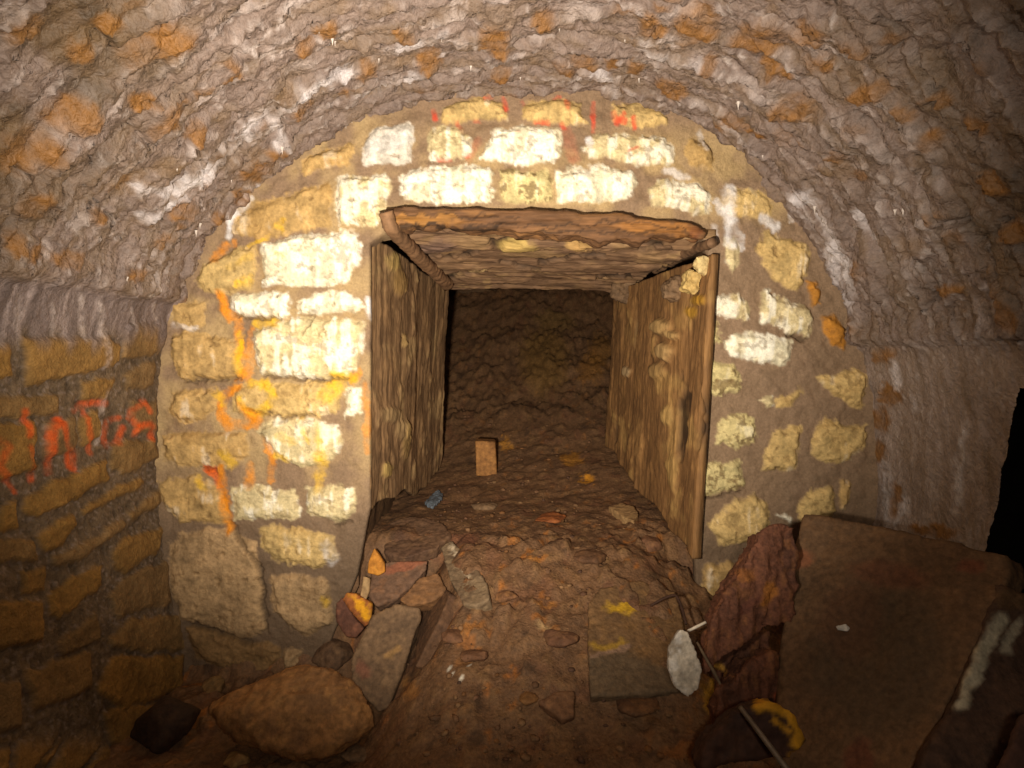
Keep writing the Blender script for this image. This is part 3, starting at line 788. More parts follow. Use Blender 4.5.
def slab(name, label, cat, poly, Y0, tilt, thick, cols, seed, **kw):
    base = max(poly, key=lambda p: p[1])
    if Y0 is None:
        H = np.array([floor_hit(*q) for q in poly])
        A = np.c_[H[:, :2], np.ones(len(H))]
        k = np.linalg.lstsq(A, H[:, 2], rcond=None)[0]
        lift = kw.pop('lift', 0.03)
        f = []
        for (a_, b_), h_ in zip(poly, H):
            d = h_ - np.array((0, 0, CZ))
            t = (k[2] + lift - CZ) / (d[2] - k[0] * d[0] - k[1] * d[1])
            t = min(max(t, 0.9), 1.02)
            f.append(np.array((0, 0, CZ)) + d * t)
        c = sum(f) / len(f)
        n_ = np.array((-k[0], -k[1], 1.0)); n_ /= np.linalg.norm(n_)
        b = [c + (q - c) * kw.get('taper', 0.95) - n_ * thick for q in f]
        kw.pop('taper', None)
    else:
        f, b = slab_pts(poly, (base[0], base[1], Y0), tilt, thick, kw.pop('taper', 0.92))
    return rock(name, label, cat, [prism(f, b)], cols, seed, **kw)

def bulged(poly, Y0, tilt, front, back, k=0.62):
    base = max(poly, key=lambda p: p[1])
    f, _ = slab_pts(poly, (base[0], base[1], Y0), tilt, 0.0)
    c = sum(f) / len(f)
    d = c - np.array((0, 0, CZ)); d[2] *= 0.3; d /= np.linalg.norm(d)
    return [(list(map(tuple, f + [c + (p - c) * k - d * front for p in f] + [c + (p - c) * 0.85 - d * front * 0.6 for p in f] + [c + (p - c) * 0.7 + d * back for p in f])), None)]

def pebble(name, label, cat, a, b, rx, ry, cols, seed, sink=0.3, flat=0.7, group=None, ang=0, **kw):
    p = floor_hit(a, b)
    s = p[1] / F
    rng = np.random.RandomState(seed)
    pts = []
    for _ in range(26):
        v = rng.normal(size=3); v /= np.linalg.norm(v)
        v *= np.array((rx * s, max(rx, ry) * s * 0.9, ry * s * flat)) * (0.85 + 0.3 * rng.rand())
        ca, sa = math.cos(ang), math.sin(ang)
        pts.append((p[0] + v[0] * ca - v[1] * sa, p[1] + v[0] * sa + v[1] * ca, p[2] + v[2] + ry * s * (flat - sink)))
    return rock(name, label, cat, [(pts, None)], cols, seed, voxel=max(0.0035, rx * s / 14), amp=(rx * s * 0.12, rx * s * 0.04), freq=(1 / (rx * s) * 0.9, 3.5 / (rx * s)), group=group, **kw)

BR = ((104, 72, 46), (82, 56, 38), (134, 92, 54))
GB = ((116, 90, 64), (94, 72, 52), (138, 108, 76))
RB = ((108, 74, 50), (86, 56, 40), (130, 92, 58))

# --- the timber lining of the opening
def panel(name, label, cat, c00, c10, c11, c01, thick, seed, cols, grain, m, bottom=None, amp=0.012, st=0.007, extra=None, boards=0):
    """closed rough board: corners c00 (front low) c10 (back low) c11 (back high) c01 (front high); displaced to its visible side"""
    c00, c10, c11, c01 = map(np.array, (c00, c10, c11, c01))
    nu = int(np.linalg.norm(c11 - c01) / st); nv = int(np.linalg.norm(c01 - c00) / st)
    U, Vv = np.meshgrid(np.linspace(0, 1, nu), np.linspace(0, 1, nv), indexing='ij')
    u, v = U.ravel(), Vv.ravel()
    lo = (bottom(u) if bottom else 0 * u)
    v = lo + (1 - lo) * v
    P = (c00[None] * ((1 - u) * (1 - v))[:, None] + c10[None] * (u * (1 - v))[:, None] + c11[None] * (u * v)[:, None] + c01[None] * ((1 - u) * v)[:, None])
    nr = np.cross(c10 - c00, c01 - c00); nr /= np.linalg.norm(nr)
    toward = np.array((0.05, 2.6, 0.9)) - (c00 + c11) / 2
    if np.dot(nr, toward) < 0: nr = -nr
    g = fbm(P, grain, 4, seed); g2 = ridge(P, tuple(np.array(grain) * 0.5), 3, seed + 1)
    n1 = fbm(P, 11, 4, seed + 2); n2 = fbm(P, 60, 3, seed + 3)
    lump = sst(0.22, 0.5, fbm(P, tuple(0.8 * np.array(grain) + 4), 3, seed + 4))
    h = amp * g + amp * 2.2 * terr(fbm(P, tuple(np.array(grain) * 0.55), 4, seed + 8), 4) + amp * 0.8 * (g2 - 0.4) + 0.4 * amp * n1 + 0.0025 * n2 + amp * 0.7 * lump
    col = np.tile(lin(cols[0]), (len(P), 1))
    blend(col, sst(-0.1, 0.5, g) * 0.5, cols[1])
    blend(col, sst(0.1, 0.5, fbm(P, 7, 4, seed + 7)) * 0.5, cols[3])
    blend(col, sst(0.0, 0.5, n1 + 0.4 * g) * 0.5, cols[2])
    blend(col, lump * sst(0.0, 0.5, fbm(P, 24, 3, seed + 6)) * 0.6, cols[3])
    ck = sst(-0.32, -0.5, g) * sst(0.0, 0.3, fbm(P, 7, 3, seed + 5))
    h -= ck * 0.018
    blend(col, ck * 0.8, (34, 24, 16))
    if extra: h = extra(P, u, v, h, col)
    A = P + nr * h[:, None]
    B = P - nr * thick
    i = np.arange(nu * nv).reshape(nu, nv)
    n0 = nu * nv
    f = list(map(tuple, grid_faces(nu, nv)))
    f += [tuple(n0 + k for k in q[::-1]) for q in f[:]]
    bd = list(i[:, 0]) + list(i[-1, 1:]) + list(i[-2::-1, -1]) + list(i[0, -2:0:-1])
    f += [(bd[k], bd[(k + 1) % len(bd)], n0 + bd[(k + 1) % len(bd)], n0 + bd[k]) for k in range(len(bd))]
    V = np.vstack([A, B]); cc = np.vstack([col, col * 0.8])
    org = np.array((V[:, 0].mean(), V[:, 1].mean(), V[:, 2].min()))
    o = new_obj(name, V - org, f, cc, m)
    o.location = org
    bm = bmesh.new(); bm.from_mesh(o.data); bmesh.ops.recalc_face_normals(bm, faces=bm.faces[:]); bm.to_mesh(o.data); bm.free()
    if label: tag(o, label, cat)
    return o

WOODC = ((128, 98, 66), (100, 74, 50), (146, 112, 74), (180, 148, 100))
YI = 3.15
def jl_extra(P, u, v, h, col):
    px, py = pix(P)
    n = fbm(P, 30, 3, 401)
    for a, b, rx, ry, c in [(392, 262, 6, 10, (190, 160, 90)), (388, 415, 9, 8, (150, 124, 84)), (400, 430, 8, 10, (150, 124, 84)), (398, 282, 7, 14, (160, 126, 70)), (402, 340, 2.5, 7, (190, 156, 96)), (386, 470, 5, 8, (190, 160, 90)), (404, 440, 4, 20, (170, 138, 80))]:
        e = sst(-0.3, 0.4, ell(px + 3 * n, py + 3 * n, a, b, rx, ry))
        h = h + e * 0.011
        blend(col, e * 0.6, c)
    return h
panel('timber_jamb', 'rough earth-caked timber side lining on the left of the square opening', 'jamb',
      W(369, 518, 2.105), W(437, 500, YI), W(450, 289, YI), W(367, 232, 2.105), 0.018, 410, WOODC, (8, 8, 1.7), M_WOODZ,
      bottom=lambda u: 0.02 + 0.05 * sst(0.05, 0.22, u) + 0.015 * np.sin(u * 19) - 0.015 * sst(0.3, 0.7, u) + 0.10 * sst(0.75, 1.0, u), extra=jl_extra, amp=0.011)
def jr_extra(P, u, v, h, col):
    px, py = pix(P)
    n = fbm(P, 30, 3, 402)
    for a, b, rx, ry, c, k in [(664, 327, 9, 8, (176, 144, 92), .03), (668, 352, 7, 9, (168, 138, 90), .03), (674, 335, 5, 4, (176, 144, 92), .02), (659, 371, 8, 9, (156, 124, 76), .02), (668, 415, 5, 10, (180, 146, 86), .012), (698, 300, 10, 6, (178, 132, 30), .01), (690, 312, 6, 6, (178, 132, 30), .008), (627, 372, 4, 5, (176, 150, 110), .012), (655, 345, 4, 12, (160, 124, 72), .012), (672, 470, 5, 18, (168, 134, 78), .008), (640, 440, 4, 24, (150, 112, 66), .006)]:
        e = sst(-0.3, 0.4, ell(px + 2.5 * n, py + 2.5 * n, a, b, rx, ry))
        h = h + e * k
        blend(col, e * 0.65, c)
    return h
panel('timber_jamb', 'split timber side lining with stones stuck to it on the right of the square opening', 'jamb',
      W(694, 562, 2.055), W(606, 446, YI), W(612, 292, YI), W(712, 254, 2.055), 0.024, 430, ((128, 92, 54), (100, 70, 40), (148, 108, 62), (182, 144, 84)), (9, 9, 1.5), M_WOODZ,
      bottom=lambda u: 0.01 + 0.012 * np.sin(u * 23), extra=jr_extra, amp=0.009)
def lt_extra(P, u, v, h, col):
    px, py = pix(P)
    n = fbm(P, 20, 3, 403); nn = fbm(P, 60, 3, 404)
    for pts, r in [([(410, 228), (440, 230), (480, 227), (500, 222)], 2), ([(492, 244), (520, 242), (545, 238)], 2.4), ([(418, 254), (450, 258), (478, 252)], 2), ([(448, 276), (470, 274), (485, 268)], 2), ([(540, 262), (575, 258), (604, 256)], 2),
                   ([(592, 240), (630, 243), (660, 246)], 2.4), ([(600, 278), (630, 276)], 2), ([(640, 252), (670, 248)], 2), ([(500, 262), (540, 268)], 1.6), ([(560, 240), (576, 243)], 2)]:
        m = sst(r * 1.5, r * .5, line_d(px + 4 * n, py + 3 * n, pts))
        h = h - 0.02 * m
        blend(col, m * 0.8, (30, 22, 16))
    for a, b, rx, ry, c in [(518, 247, 20, 4.5, (200, 168, 96)), (580, 246, 14, 3, (190, 150, 90)), (478, 269, 10, 3, (186, 156, 106)), (676, 268, 14, 6, (150, 118, 74)), (650, 258, 16, 5, (140, 110, 76)), (436, 246, 20, 6, (112, 88, 76))]:
        e = sst(-0.2, 0.3, ell(px + 3 * nn, py + 2 * nn, a, b, rx, ry))
        h = h + e * 0.008
        blend(col, e * 0.75, c)
    lay = np.sin((P[:, 1] * 34) + 2.2 * fbm(P, (3, 3, 3), 3, 405))
    return h + 0.006 * lay
lintel = bpy.data.objects.new('timber_lintel', None); C.objects.link(lintel)
lintel.location = W(545, 225, 2.06)
tag(lintel, 'decayed layered timber lintel spanning the top of the square opening', 'lintel'); lintel['kind'] = 'thing'
soff = panel('soffit_board', None, None, W(382, 226, 2.09), W(450, 288, YI), W(618, 292, YI), W(716, 238, 2.09), 0.03, 450, ((128, 98, 72), (98, 74, 56), (146, 112, 78), (172, 138, 92)), (2.2, 22, 10), M_WOODX, amp=0.011, extra=lt_extra)
soff.parent = lintel; soff.matrix_parent_inverse = Matrix.Translation(lintel.location).inverted()
fb = [(385, 208), (412, 206), (440, 209), (475, 208), (510, 211), (548, 210), (580, 214), (615, 214), (640, 218), (672, 219), (698, 226), (706, 233), (702, 238), (690, 233), (676, 238), (658, 235), (640, 242), (618, 238), (600, 243), (578, 236), (560, 239), (538, 232), (520, 235), (495, 227), (470, 230), (446, 223), (428, 228), (414, 223), (408, 230), (398, 228), (387, 224)]
f, b = slab_pts(fb, (384, 230, 2.035), (0, 0), 0.09, 1.0)
rock('front_beam', None, None, [prism(f, b)], ((112, 78, 48), (82, 56, 36), (140, 98, 54)), 470, voxel=0.0055, amp=(0.016, 0.012), m=M_WOODX, freq=(14, 34), ani=(0.22, 1.4, 2.0), parent=lintel,
     patches=[('e', 660, 228, 44, 8, 5, (170, 112, 48), .45), ('e', 420, 219, 40, 5, 0, (176, 122, 52), .45), ('l', [(400, 214), (460, 217), (520, 217)], 1.1, (58, 40, 26), .7), ('l', [(470, 222), (530, 226), (600, 224)], 1.1, (58, 40, 26), .7), ('l', [(600, 220), (650, 224), (690, 232)], 1.1, (58, 40, 26), .7), ('l', [(540, 231), (600, 232), (660, 231)], 1.2, (50, 34, 22), .7), ('l', [(400, 229), (416, 225), (450, 226), (500, 228)], 2, (40, 28, 18), .8), ('e', 696, 233, 8, 8, 0, (118, 66, 40), .5)])

# pole wedged in the corner over the left jamb
def tube(name, pts, rad, c, m, seed, label=None, cat=None, parent=None, seg=12, amp=0.0, wr=0.2):
    pts = [np.array(p, float) for p in pts]
    dense = []
    for a, b in zip(pts[:-1], pts[1:]):
        n = max(2, int(np.linalg.norm(b - a) / 0.008))
        dense += [a + (b - a) * k / n for k in range(n)]
    dense.append(pts[-1])
    dense = np.array(dense)
    for _ in range(3):
        dense[1:-1] = (dense[:-2] + dense[1:-1] * 2 + dense[2:]) / 4
    rr = np.interp(np.linspace(0, 1, len(dense)), np.linspace(0, 1, len(rad)), rad)
    V, Fc = [], []
    for k, p in enumerate(dense):
        t = dense[min(k + 1, len(dense) - 1)] - dense[max(k - 1, 0)]; t /= np.linalg.norm(t)
        s = np.cross(t, (0.3, 0.1, 0.95)); s /= np.linalg.norm(s); u = np.cross(s, t)
        for q in range(seg):
            an = 2 * math.pi * q / seg
            V.append(p + rr[k] * (s * math.cos(an) + u * math.sin(an)))
    n = len(dense)
    for k in range(n - 1):
        for q in range(seg):
            Fc.append((k * seg + q, k * seg + (q + 1) % seg, (k + 1) * seg + (q + 1) % seg, (k + 1) * seg + q))
    Fc.append(tuple(range(seg))[::-1]); Fc.append(tuple(range((n - 1) * seg, n * seg)))
    V = np.array(V)
    cen = np.repeat(dense, seg, 0)
    V = cen + (V - cen) * (1 + amp * fbm(V, 40, 3, seed) + amp * 0.6 * fbm(V, 120, 2, seed + 1))[:, None]
    col = np.tile(lin(c), (len(V), 1)) * (1 + wr * 2 * fbm(V, 30, 4, seed + 2))[:, None]
    if parent is not None:
        return new_obj(name, V, Fc, col, m, parent)
    org = np.array((V[:, 0].mean(), V[:, 1].mean(), V[:, 2].min()))
    o = new_obj(name, V - org, Fc, col, m); o.location = org
    return tag(o, label, cat)
tube('wooden_pole', [W(386, 212, 2.0), W(391, 228, 2.02), W(418, 256, 2.38), W(447, 284, 2.95)], [0.024, 0.026, 0.028, 0.03], (132, 98, 68), M_WOOD, 480,
     'weathered wooden pole wedged in the corner between lintel and left jamb', 'pole', amp=0.25)
tube('wooden_stake', [W(712, 243, 2.03), W(690, 250, 2.3), W(655, 270, 2.75)], [0.016, 0.022, 0.018], (118, 88, 62), M_WOOD, 486,
     'splintered wooden stake jammed between lintel and right jamb', 'stake', amp=0.35)
# stones packed over the right jamb
def chock(lbl, poly, Y, th, cols, seed):
    f, b = slab_pts(poly, (poly[0][0], poly[0][1], Y), (0, 0), th, 0.85)
    return rock('packing_stone', lbl, 'stone', [prism(f, b)], cols, seed, voxel=0.005, amp=(0.022, 0.008), freq=(22, 50), smooth=4, group='packing stones over the right jamb')
YS = ((186, 156, 96), (160, 128, 74), (204, 178, 120))
chock('pale yellow stone packed above the right jamb, just below the lintel tip', [(686, 272), (694, 268), (703, 272), (702, 290), (692, 296), (684, 288)], 2.12, 0.06, YS, 490)
chock('small cream stone packed beside the lintel tip above the right jamb', [(697, 258), (708, 255), (713, 262), (710, 274), (700, 272)], 2.08, 0.06, ((196, 170, 116), (170, 140, 90), (214, 190, 140)), 492)
chock('dull brown stone packed behind the splintered stake above the right jamb', [(664, 284), (680, 276), (688, 292), (678, 302), (664, 298)], 2.3, 0.07, GB, 494)
chock('grey brown wedge of stone at the inner upper corner of the right jamb', [(612, 284), (632, 280), (650, 284), (646, 298), (626, 302), (612, 296)], 2.9, 0.08, GB, 496)

# --- big slabs on the right
slab('stone_slab', 'huge dark brown flat slab leaning against the right wall', 'slab',
     [(803, 514), (850, 520), (905, 532), (960, 544), (1006, 556), (1012, 572), (985, 632), (950, 700), (915, 768), (890, 820), (790, 820), (778, 740), (778, 660), (786, 590)], 1.17, (-0.00133, 0.00167), 0.07,
     ((108, 80, 54), (90, 66, 44), (122, 88, 56)), 500, voxel=0.009, amp=(0.012, 0.004), taper=1.07,
     patches=[('e', 880, 660, 70, 80, 20, (74, 62, 46), .6), ('e', 890, 575, 40, 14, 10, (118, 66, 44), .4), ('e', 850, 620, 30, 40, 20, (112, 70, 46), .3), ('e', 970, 566, 14, 8, 0, (128, 66, 44), .5), ('e', 860, 760, 16, 20, 0, (104, 48, 36), .5), ('e', 800, 560, 14, 10, -30, (170, 100, 64), .5)])
slab('stone_slab', 'dark leaning slab with a white lime streak at the lower right corner', 'slab',
     [(1000, 584), (1034, 596), (1110, 640), (1080, 800), (890, 830), (905, 790), (960, 690)], 1.09, (0.0, 0.0013), 0.05,
     ((78, 56, 42), (58, 42, 34), (92, 66, 48)), 510, voxel=0.009, amp=(0.012, 0.004),
     patches=[('l', [(1000, 620), (985, 650), (972, 680), (962, 702)], 8, (186, 174, 146), .85), ('l', [(1018, 622), (1005, 650)], 5, (176, 164, 138), .7), ('e', 1012, 600, 16, 10, 0, (110, 80, 48), .6)])
slab('timber_board', 'dark timber board at the far lower right, in front of the streaked slab', 'board',
     [(1026, 712), (1110, 700), (1110, 820), (985, 820), (1000, 770)], 1.00, (0, 0.0010), 0.03, ((70, 46, 36), (52, 36, 30), (82, 54, 40)), 515, voxel=0.009, amp=(0.006, 0.004), m=M_WOOD)

# --- decayed rusty stump in front of the slab
def stump():
    up, ub = slab_pts([(764, 528), (778, 523), (794, 530), (799, 552), (796, 590), (790, 622), (776, 626), (760, 632), (742, 645), (722, 660), (704, 676), (706, 640), (716, 610), (735, 578), (750, 550)], (704, 676, 1.60), (0.0, 0.0006), 0.10, 0.8)
    lo, lb = slab_pts([(784, 650), (782, 664), (780, 690), (792, 690), (788, 706), (768, 702), (752, 704), (738, 716), (732, 745), (716, 752), (718, 704), (722, 686), (748, 668), (768, 652)], (700, 758, 1.48), (0.0, 0.0009), 0.11, 0.85)
    mid, mb = slab_pts([(716, 650), (745, 640), (770, 632), (770, 684), (728, 704), (712, 690)], (714, 700, 1.69), (0.0, 0.0006), 0.07, 0.85)
    return rock('rotten_stump', 'reddish brown decayed timber stump with dark cavities leaning before the huge slab', 'stump', [prism(up, ub), prism(lo, lb), prism(mid, mb)],
         ((104, 64, 44), (70, 44, 32), (136, 88, 50)), 520, voxel=0.0055, amp=(0.020, 0.014), freq=(12, 24), ani=(1.7, 1, 0.75), m=M_RUST, smooth=2,
         patches=[('e', 768, 592, 8, 12, 0, (176, 110, 36), .6), ('e', 745, 575, 10, 8, -40, (170, 106, 40), .4), ('e', 785, 700, 10, 9, 0, (170, 84, 50), .6), ('e', 775, 645, 5, 10, 20, (160, 100, 52), .5), ('e', 722, 668, 5, 5, 0, (204, 150, 60), .8), ('e', 748, 606, 20, 5, -35, (84, 44, 32), .6)])
stump()
slab('timber_block', 'dark rotten timber block with yellow crust under the leaning steel rod', 'block',
     [(738, 712), (770, 702), (795, 716), (806, 742), (790, 756), (740, 762), (700, 770), (706, 745)], 1.29, (0.0, 0.0008), 0.1, ((64, 40, 28), (46, 30, 24), (84, 54, 34)), 530, voxel=0.007, amp=(0.010, 0.008), m=M_WOOD,
     patches=[('l', [(758, 704), (778, 708), (792, 714), (800, 732), (796, 742)], 6, (204, 146, 34), .9), ('l', [(776, 720), (788, 730)], 3, (196, 140, 34), .8), ('e', 800, 755, 14, 6, 0, (170, 120, 40), .7)])
tube('steel_rod', [W(740, 707, 1.30), W(762, 736, 1.24), W(792, 776, 1.17)], [0.0055, 0.006, 0.0065], (122, 108, 92), M_METAL, 540, 'thin grey steel rod lying over the dark timber block', 'rod', amp=0.05)
tube('twig', [W(697, 642, 1.62), W(704, 655, 1.6), W(714, 672, 1.58), W(722, 688, 1.56)], [0.003, 0.004, 0.005, 0.0035], (104, 84, 62), M_WOOD, 545, 'thin curved brown twig between the white stone and the stump', 'twig', amp=0.15)
tube('twig', [W(688, 631, 1.70), W(706, 622, 1.70)], [0.004, 0.004], (214, 200, 178), M_WOOD, 547, 'short pale twig lying above the white stone', 'twig', amp=0.1)
tube('root', [W(650, 606, 1.85), W(664, 598, 1.84), W(676, 594, 1.82), W(682, 608, 1.78), W(686, 624, 1.72)], [0.003, 0.004, 0.004, 0.005, 0.004], (66, 44, 32), M_WOOD, 549, 'dark bent root above the white stone', 'root', amp=0.15)
slab('white_stone', 'white lime-coated oval stone propped beside the stump', 'stone', [(680, 628), (688, 632), (696, 650), (702, 670), (698, 690), (688, 697), (676, 688), (668, 668), (669, 646)], 1.53, (0, 0.0009), 0.03,
     ((186, 172, 152), (112, 94, 74), (222, 214, 204)), 550, voxel=0.004, amp=(0.004, 0.004), freq=(20, 70))
slab('paper_scrap', 'tiny white scrap of paper lying on the huge dark slab', 'scrap', [(836, 626), (846, 624), (851, 628), (848, 631), (838, 630)], 1.535, (0, 0.0016), 0.006, ((226, 220, 206), (206, 198, 184), (236, 232, 222)), 556, voxel=0.002, amp=(0.001, 0.001))

# --- left side
rock('boulder', 'large rounded brown boulder at the foot of the wall on the left', 'boulder',
     bulged([(206, 707), (222, 696), (262, 684), (286, 672), (310, 668), (338, 672), (362, 690), (372, 708), (377, 726), (362, 742), (340, 756), (300, 762), (262, 752), (236, 742), (216, 724)], 1.62, (0, 0.0012), 0.06, 0.11),
     ((140, 98, 56), (108, 76, 48), (164, 118, 66)), 560, voxel=0.008, amp=(0.018, 0.010), freq=(9, 26), smooth=2)
pebble('rubble_stone', 'small tan stone tucked under the left end of the boulder', 'stone', 238, 764, 13, 12, ((150, 112, 66), (110, 80, 48), (176, 140, 84)), 570)
pebble('rubble_stone', 'grey brown stone tucked under the right end of the boulder', 'stone', 358, 758, 18, 9, GB, 571)
slab('stone_block', 'long grey brown block with a dark split side leaning right of the boulder', 'stone', [(372, 616), (396, 604), (420, 608), (420, 620), (404, 668), (388, 708), (378, 712), (352, 684), (350, 660)], 1.76, (0, 0.0016), 0.09,
     GB, 580, voxel=0.007, amp=(0.007, 0.003), patches=[('e', 364, 668, 7, 10, 0, (132, 80, 60), .6), ('l', [(386, 655), (398, 650)], 3, (170, 130, 76), .6)])
f0, b0 = slab_pts([(421, 619), (418, 640), (408, 676), (386, 711), (390, 700), (402, 664)], (386, 711, 1.70), (0.0006, 0.0018), 0.09, 1.0)
slab('stone_slab', 'thin slab edge standing behind the long grey brown block', 'slab', [(418, 612), (446, 590), (450, 592), (440, 618), (424, 650), (414, 668)], None, (0.001, 0.002), 0.05, ((96, 68, 46), (74, 52, 38), (116, 82, 54)), 585, voxel=0.006, amp=(0.005, 0.003))
slab('stone_wedge', 'rusty wedge with an orange face against the wall left of the long block', 'stone', [(346, 592), (356, 594), (372, 604), (370, 622), (364, 628), (352, 612), (342, 600)], 1.93, (0, 0.001), 0.04,
     ((150, 88, 40), (112, 62, 36), (206, 146, 30)), 590, voxel=0.005, amp=(0.005, 0.003), patches=[('e', 362, 610, 5, 13, -35, (220, 156, 20), .8)])
slab('stone_wedge', 'dark red brown wedge under the orange-faced one', 'stone', [(336, 604), (342, 598), (352, 614), (364, 629), (356, 638), (346, 636), (336, 622)], 1.995, (0, 0.001), 0.04, ((104, 66, 48), (84, 52, 40), (128, 80, 56)), 592, voxel=0.005, amp=(0.005, 0.003))
slab('stone_flake', 'bright orange flake standing at the foot of the left jamb', 'stone', [(374, 548), (384, 562), (385, 572), (378, 576), (367, 573), (368, 562)], 2.02, (0, 0.001), 0.03, ((178, 116, 40), (146, 92, 34), (198, 138, 54)), 595, voxel=0.0045, amp=(0.004, 0.003))
slab('stone_flake', 'narrow pale flake standing below the orange flake', 'stone', [(363, 576), (370, 578), (369, 592), (364, 604), (360, 596)], 1.98, (0, 0.001), 0.02, ((160, 128, 88), (130, 98, 66), (186, 156, 108)), 597, voxel=0.004, amp=(0.003, 0.002))
slab('stone_slab', 'dusty purple brown slab lying beneath the left jamb', 'slab', [(372, 566), (392, 562), (428, 560), (426, 570), (410, 586), (396, 598), (376, 606), (368, 594)], 1.98, (0, 0.003), 0.05, ((110, 82, 62), (90, 67, 53), (136, 95, 64)), 600, voxel=0.006, amp=(0.007, 0.004),
     patches=[('e', 404, 566, 22, 6, -10, (156, 86, 56), .5)])
slab('stone_slab', 'brown angular slab between the purple slab and the striped grey stone', 'slab', [(398, 600), (420, 578), (438, 572), (446, 590), (432, 602), (410, 606)], 1.93, (0, 0.003), 0.06, ((116, 82, 52), (92, 64, 44), (140, 98, 58)), 603, voxel=0.006, amp=(0.007, 0.004))
slab('stone_slab', 'long grey stone with a pale stripe lying on the rubble below the passage', 'slab', [(440, 546), (452, 540), (470, 560), (488, 584), (490, 598), (476, 606), (464, 604), (450, 580)], None, (0, 0.004), 0.06, ((126, 104, 78), (98, 76, 56), (148, 124, 92)), 606, voxel=0.006, amp=(0.006, 0.004),
     patches=[('l', [(452, 548), (462, 562), (468, 576)], 3, (200, 180, 150), .7)])
slab('stone_slab', 'flat brown slab buried in rubble behind the striped stone', 'slab', [(382, 524), (410, 516), (440, 520), (452, 534), (436, 548), (404, 558), (384, 552)], None, (0, 0.004), 0.05, ((104, 76, 54), (82, 58, 44), (124, 92, 62)), 609, voxel=0.007, amp=(0.010, 0.005))
pebble('brick_fragment', 'bright red brick chip lying beside the striped stone', 'brick', 431, 558, 8, 5, ((160, 86, 50), (136, 70, 44), (178, 104, 62)), 612)
slab('plastic_scrap', 'crumpled pale blue plastic scrap near the foot of the left jamb', 'scrap', [(424, 502), (430, 496), (438, 490), (443, 494), (440, 500), (432, 507)], None, (0, 0.004), 0.012, ((92, 98, 104), (66, 70, 74), (150, 164, 176)), 615, voxel=0.0035, amp=(0.008, 0.006), freq=(40, 90), m=M_PLAST)
# upright brick in the heading
def brick():
    p = floor_hit(486, 478)
    q = [W(475, 441, p[1]), W(495, 442, p[1]), W(497, 477, p[1]), W(476, 476, p[1])]
    bk = [tuple(np.array(a) + np.array((0.0, 0.09, 0.0))) for a in q]
    rock('brick', 'orange brown brick standing upright on the earth inside the passage', 'brick', [prism(q, bk)], ((150, 104, 56), (126, 84, 46), (172, 122, 66)), 618, voxel=0.006, amp=(0.004, 0.002), smooth=1)
brick()
slab('stone_slab', 'broad flat slab with yellow staining near the middle right of the floor', 'slab', [(588, 604), (600, 588), (640, 580), (676, 590), (684, 620), (690, 660), (686, 690), (640, 694), (590, 697), (588, 660)], None, (0, 0.0032), 0.06,
     ((116, 86, 54), (94, 70, 46), (134, 98, 56)), 621, voxel=0.007, amp=(0.008, 0.003), patches=[('e', 622, 608, 18, 7, 0, (196, 152, 30), .8), ('e', 608, 644, 18, 4, -5, (170, 132, 36), .6), ('e', 634, 600, 8, 4, 0, (206, 160, 40), .6),
     ('p', [(586, 656), (625, 648), (660, 668), (690, 680), (690, 700), (584, 700)], (90, 76, 58), .7), ('l', [(590, 654), (628, 646)], 2.5, (142, 112, 90), .7)])
slab('stone_slab', 'triangular flat stone half sunk in earth, bottom centre', 'slab', [(538, 702), (556, 692), (574, 690), (575, 716), (562, 720), (552, 712)], None, (0, 0.004), 0.03, ((110, 76, 50), (88, 60, 42), (130, 92, 60)), 624, voxel=0.005, amp=(0.005, 0.003))
pebble('rubble_stone', 'small ochre stone left of the triangular flat stone', 'stone', 528, 700, 12, 6, ((130, 90, 50), (104, 70, 42), (154, 112, 60)), 627)
pebble('rubble_stone', 'flat brown stone below the yellow-stained slab', 'stone', 640, 706, 26, 6, BR, 629)
slab('stone_slab', 'pale tan flat stone beside the lower edge of the right jamb', 'slab', [(608, 506), (622, 503), (634, 506), (639, 514), (634, 521), (622, 516)], None, (0, 0.005), 0.04, ((156, 122, 80), (128, 98, 64), (174, 140, 92)), 632, voxel=0.005, amp=(0.004, 0.003))
pebble('rusty_flake', 'bright rust flake lying on earth in the middle of the passage floor', 'flake', 550, 520, 20, 4, ((146, 84, 42), (112, 66, 38), (166, 100, 50)), 634, flat=1.0)
pebble('rubble_stone', 'smooth brown stone in front of the upright brick', 'stone', 484, 508, 14, 6, GB, 636)
pebble('rubble_stone', 'tan lump below the striped grey stone', 'stone', 474, 658, 16, 9, RB, 638)
pebble('rubble_stone', 'orange tinted lump right of the striped grey stone', 'stone', 507, 600, 13, 9, ((124, 86, 56), (98, 66, 44), (156, 110, 64)), 640)
pebble('rubble_stone', 'dark clod in the dip right of the thin slab edge', 'stone', 452, 640, 14, 9, RB, 642)
pebble('rubble_stone', 'dark red lump left of the yellow-stained slab', 'stone', 560, 640, 20, 10, RB, 644)
pebble('rubble_stone', 'brown lump behind the yellow-stained slab', 'stone', 590, 560, 18, 9, BR, 646)
pebble('rubble_stone', 'brown lump close to the bottom corner of the right jamb', 'stone', 650, 548, 16, 10, RB, 648)
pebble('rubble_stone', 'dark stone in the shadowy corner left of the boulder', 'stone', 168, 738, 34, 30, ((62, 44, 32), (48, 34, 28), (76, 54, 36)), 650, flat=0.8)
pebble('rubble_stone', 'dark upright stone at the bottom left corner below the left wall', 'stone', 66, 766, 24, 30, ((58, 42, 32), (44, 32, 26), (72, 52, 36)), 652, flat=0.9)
pebble('rubble_stone', 'brown stone wedged between the boulder and the long block', 'stone', 330, 664, 22, 22, ((98, 72, 50), (78, 56, 42), (118, 88, 58)), 654)
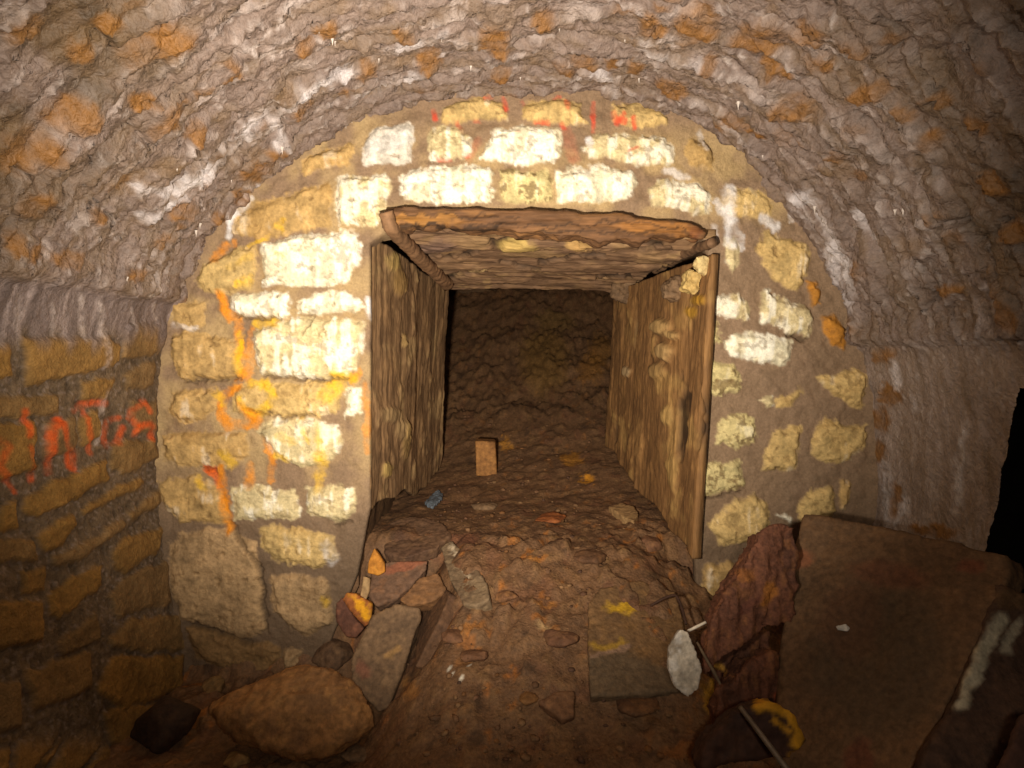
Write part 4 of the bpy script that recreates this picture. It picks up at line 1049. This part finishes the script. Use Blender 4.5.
pebble('rubble_stone', 'tan stone at the lowest course beside the boulder top', 'stone', 216, 690, 14, 12, ((120, 92, 56), (96, 72, 46), (140, 108, 66)), 656)

# grit and small broken stone over the earth
def grit():
    rng = np.random.RandomState(91)
    V, Fc, cols, n0 = [], [], [], 0
    bm = bmesh.new(); bmesh.ops.create_icosphere(bm, subdivisions=1, radius=1.0)
    bm.verts.ensure_lookup_table()
    sv = np.array([v.co[:] for v in bm.verts]); sf = np.array([[v.index for v in f.verts] for f in bm.faces]); bm.free()
    tones = [(112, 80, 54), (96, 68, 46), (122, 90, 60), (104, 72, 50), (128, 96, 64), (88, 62, 46), (118, 80, 46)]
    k = 0
    while k < 620:
        y = 1.45 + 2.3 * rng.rand() ** 1.6; x = rng.normal(0.02, 0.26)
        if abs(x) > 0.5 or (y > 2.0 and (x < -0.33 or x > 0.5)): continue
        r = 0.003 + 0.009 * rng.rand() ** 3
        d = sv * (1 + 0.55 * fbm(sv + rng.rand() * 50, 0.9, 2, k % 97))[:, None] * np.array((r * (0.8 + 0.8 * rng.rand()), r * (0.7 + 0.6 * rng.rand()), r * (0.45 + 0.4 * rng.rand())))
        a = rng.rand() * 6.28
        d = np.c_[d[:, 0] * math.cos(a) - d[:, 1] * math.sin(a), d[:, 0] * math.sin(a) + d[:, 1] * math.cos(a), d[:, 2]]
        V.append(d + np.array((x, y, float(floor_z(x, y)) + 0.004 + r * 0.2)))
        Fc.append(sf + n0); n0 += len(sv)
        cols.append(np.tile(lin(tones[rng.randint(len(tones))]) * (0.8 + 0.4 * rng.rand()), (len(sv), 1)))
        k += 1
    o = new_obj('rubble', np.vstack(V), np.vstack(Fc), np.vstack(cols), M_ROCK, smooth=False)
    tag(o, 'small loose grit and stone chips strewn over the brown earth floor', 'rubble')
    o['kind'] = 'stuff'
grit()

# =================================================================== LIGHT
def lamp(kind, name, loc, target, energy, color, size, **kw):
    l = bpy.data.lights.new(name, kind)
    l.energy = energy; l.color = color
    if kind == 'SPOT':
        l.spot_size = math.radians(kw.get('angle', 100)); l.spot_blend = kw.get('blend', 1.0); l.shadow_soft_size = size
    else:
        l.shadow_soft_size = size
    o = bpy.data.objects.new(name, l); C.objects.link(o)
    o.location = loc
    d = Vector(target) - Vector(loc)
    o.rotation_euler = d.to_track_quat('-Z', 'Y').to_euler()
    return o
WARM = (1.0, 0.91, 0.78)
lamp('SPOT', 'hand_lamp', (-0.14, 0.32, 1.02), W(465, 260, D), 285, WARM, 0.03, angle=108)
lamp('POINT', 'fill_light', (0.12, -0.2, 1.25), (0, 2, 1), 19, WARM, 0.06)  # added weak fill by the camera, lifts the corners the spot leaves dim
w = bpy.data.worlds.new('world'); sc.world = w; w.use_nodes = True
w.node_tree.nodes['Background'].inputs[0].default_value = (0, 0, 0, 1)

sc.view_settings.view_transform = 'Standard'
sc.view_settings.look = 'None'
sc.view_settings.gamma = 1.0
sc.view_settings.exposure = 0.0
sc.view_settings.use_curve_mapping = False
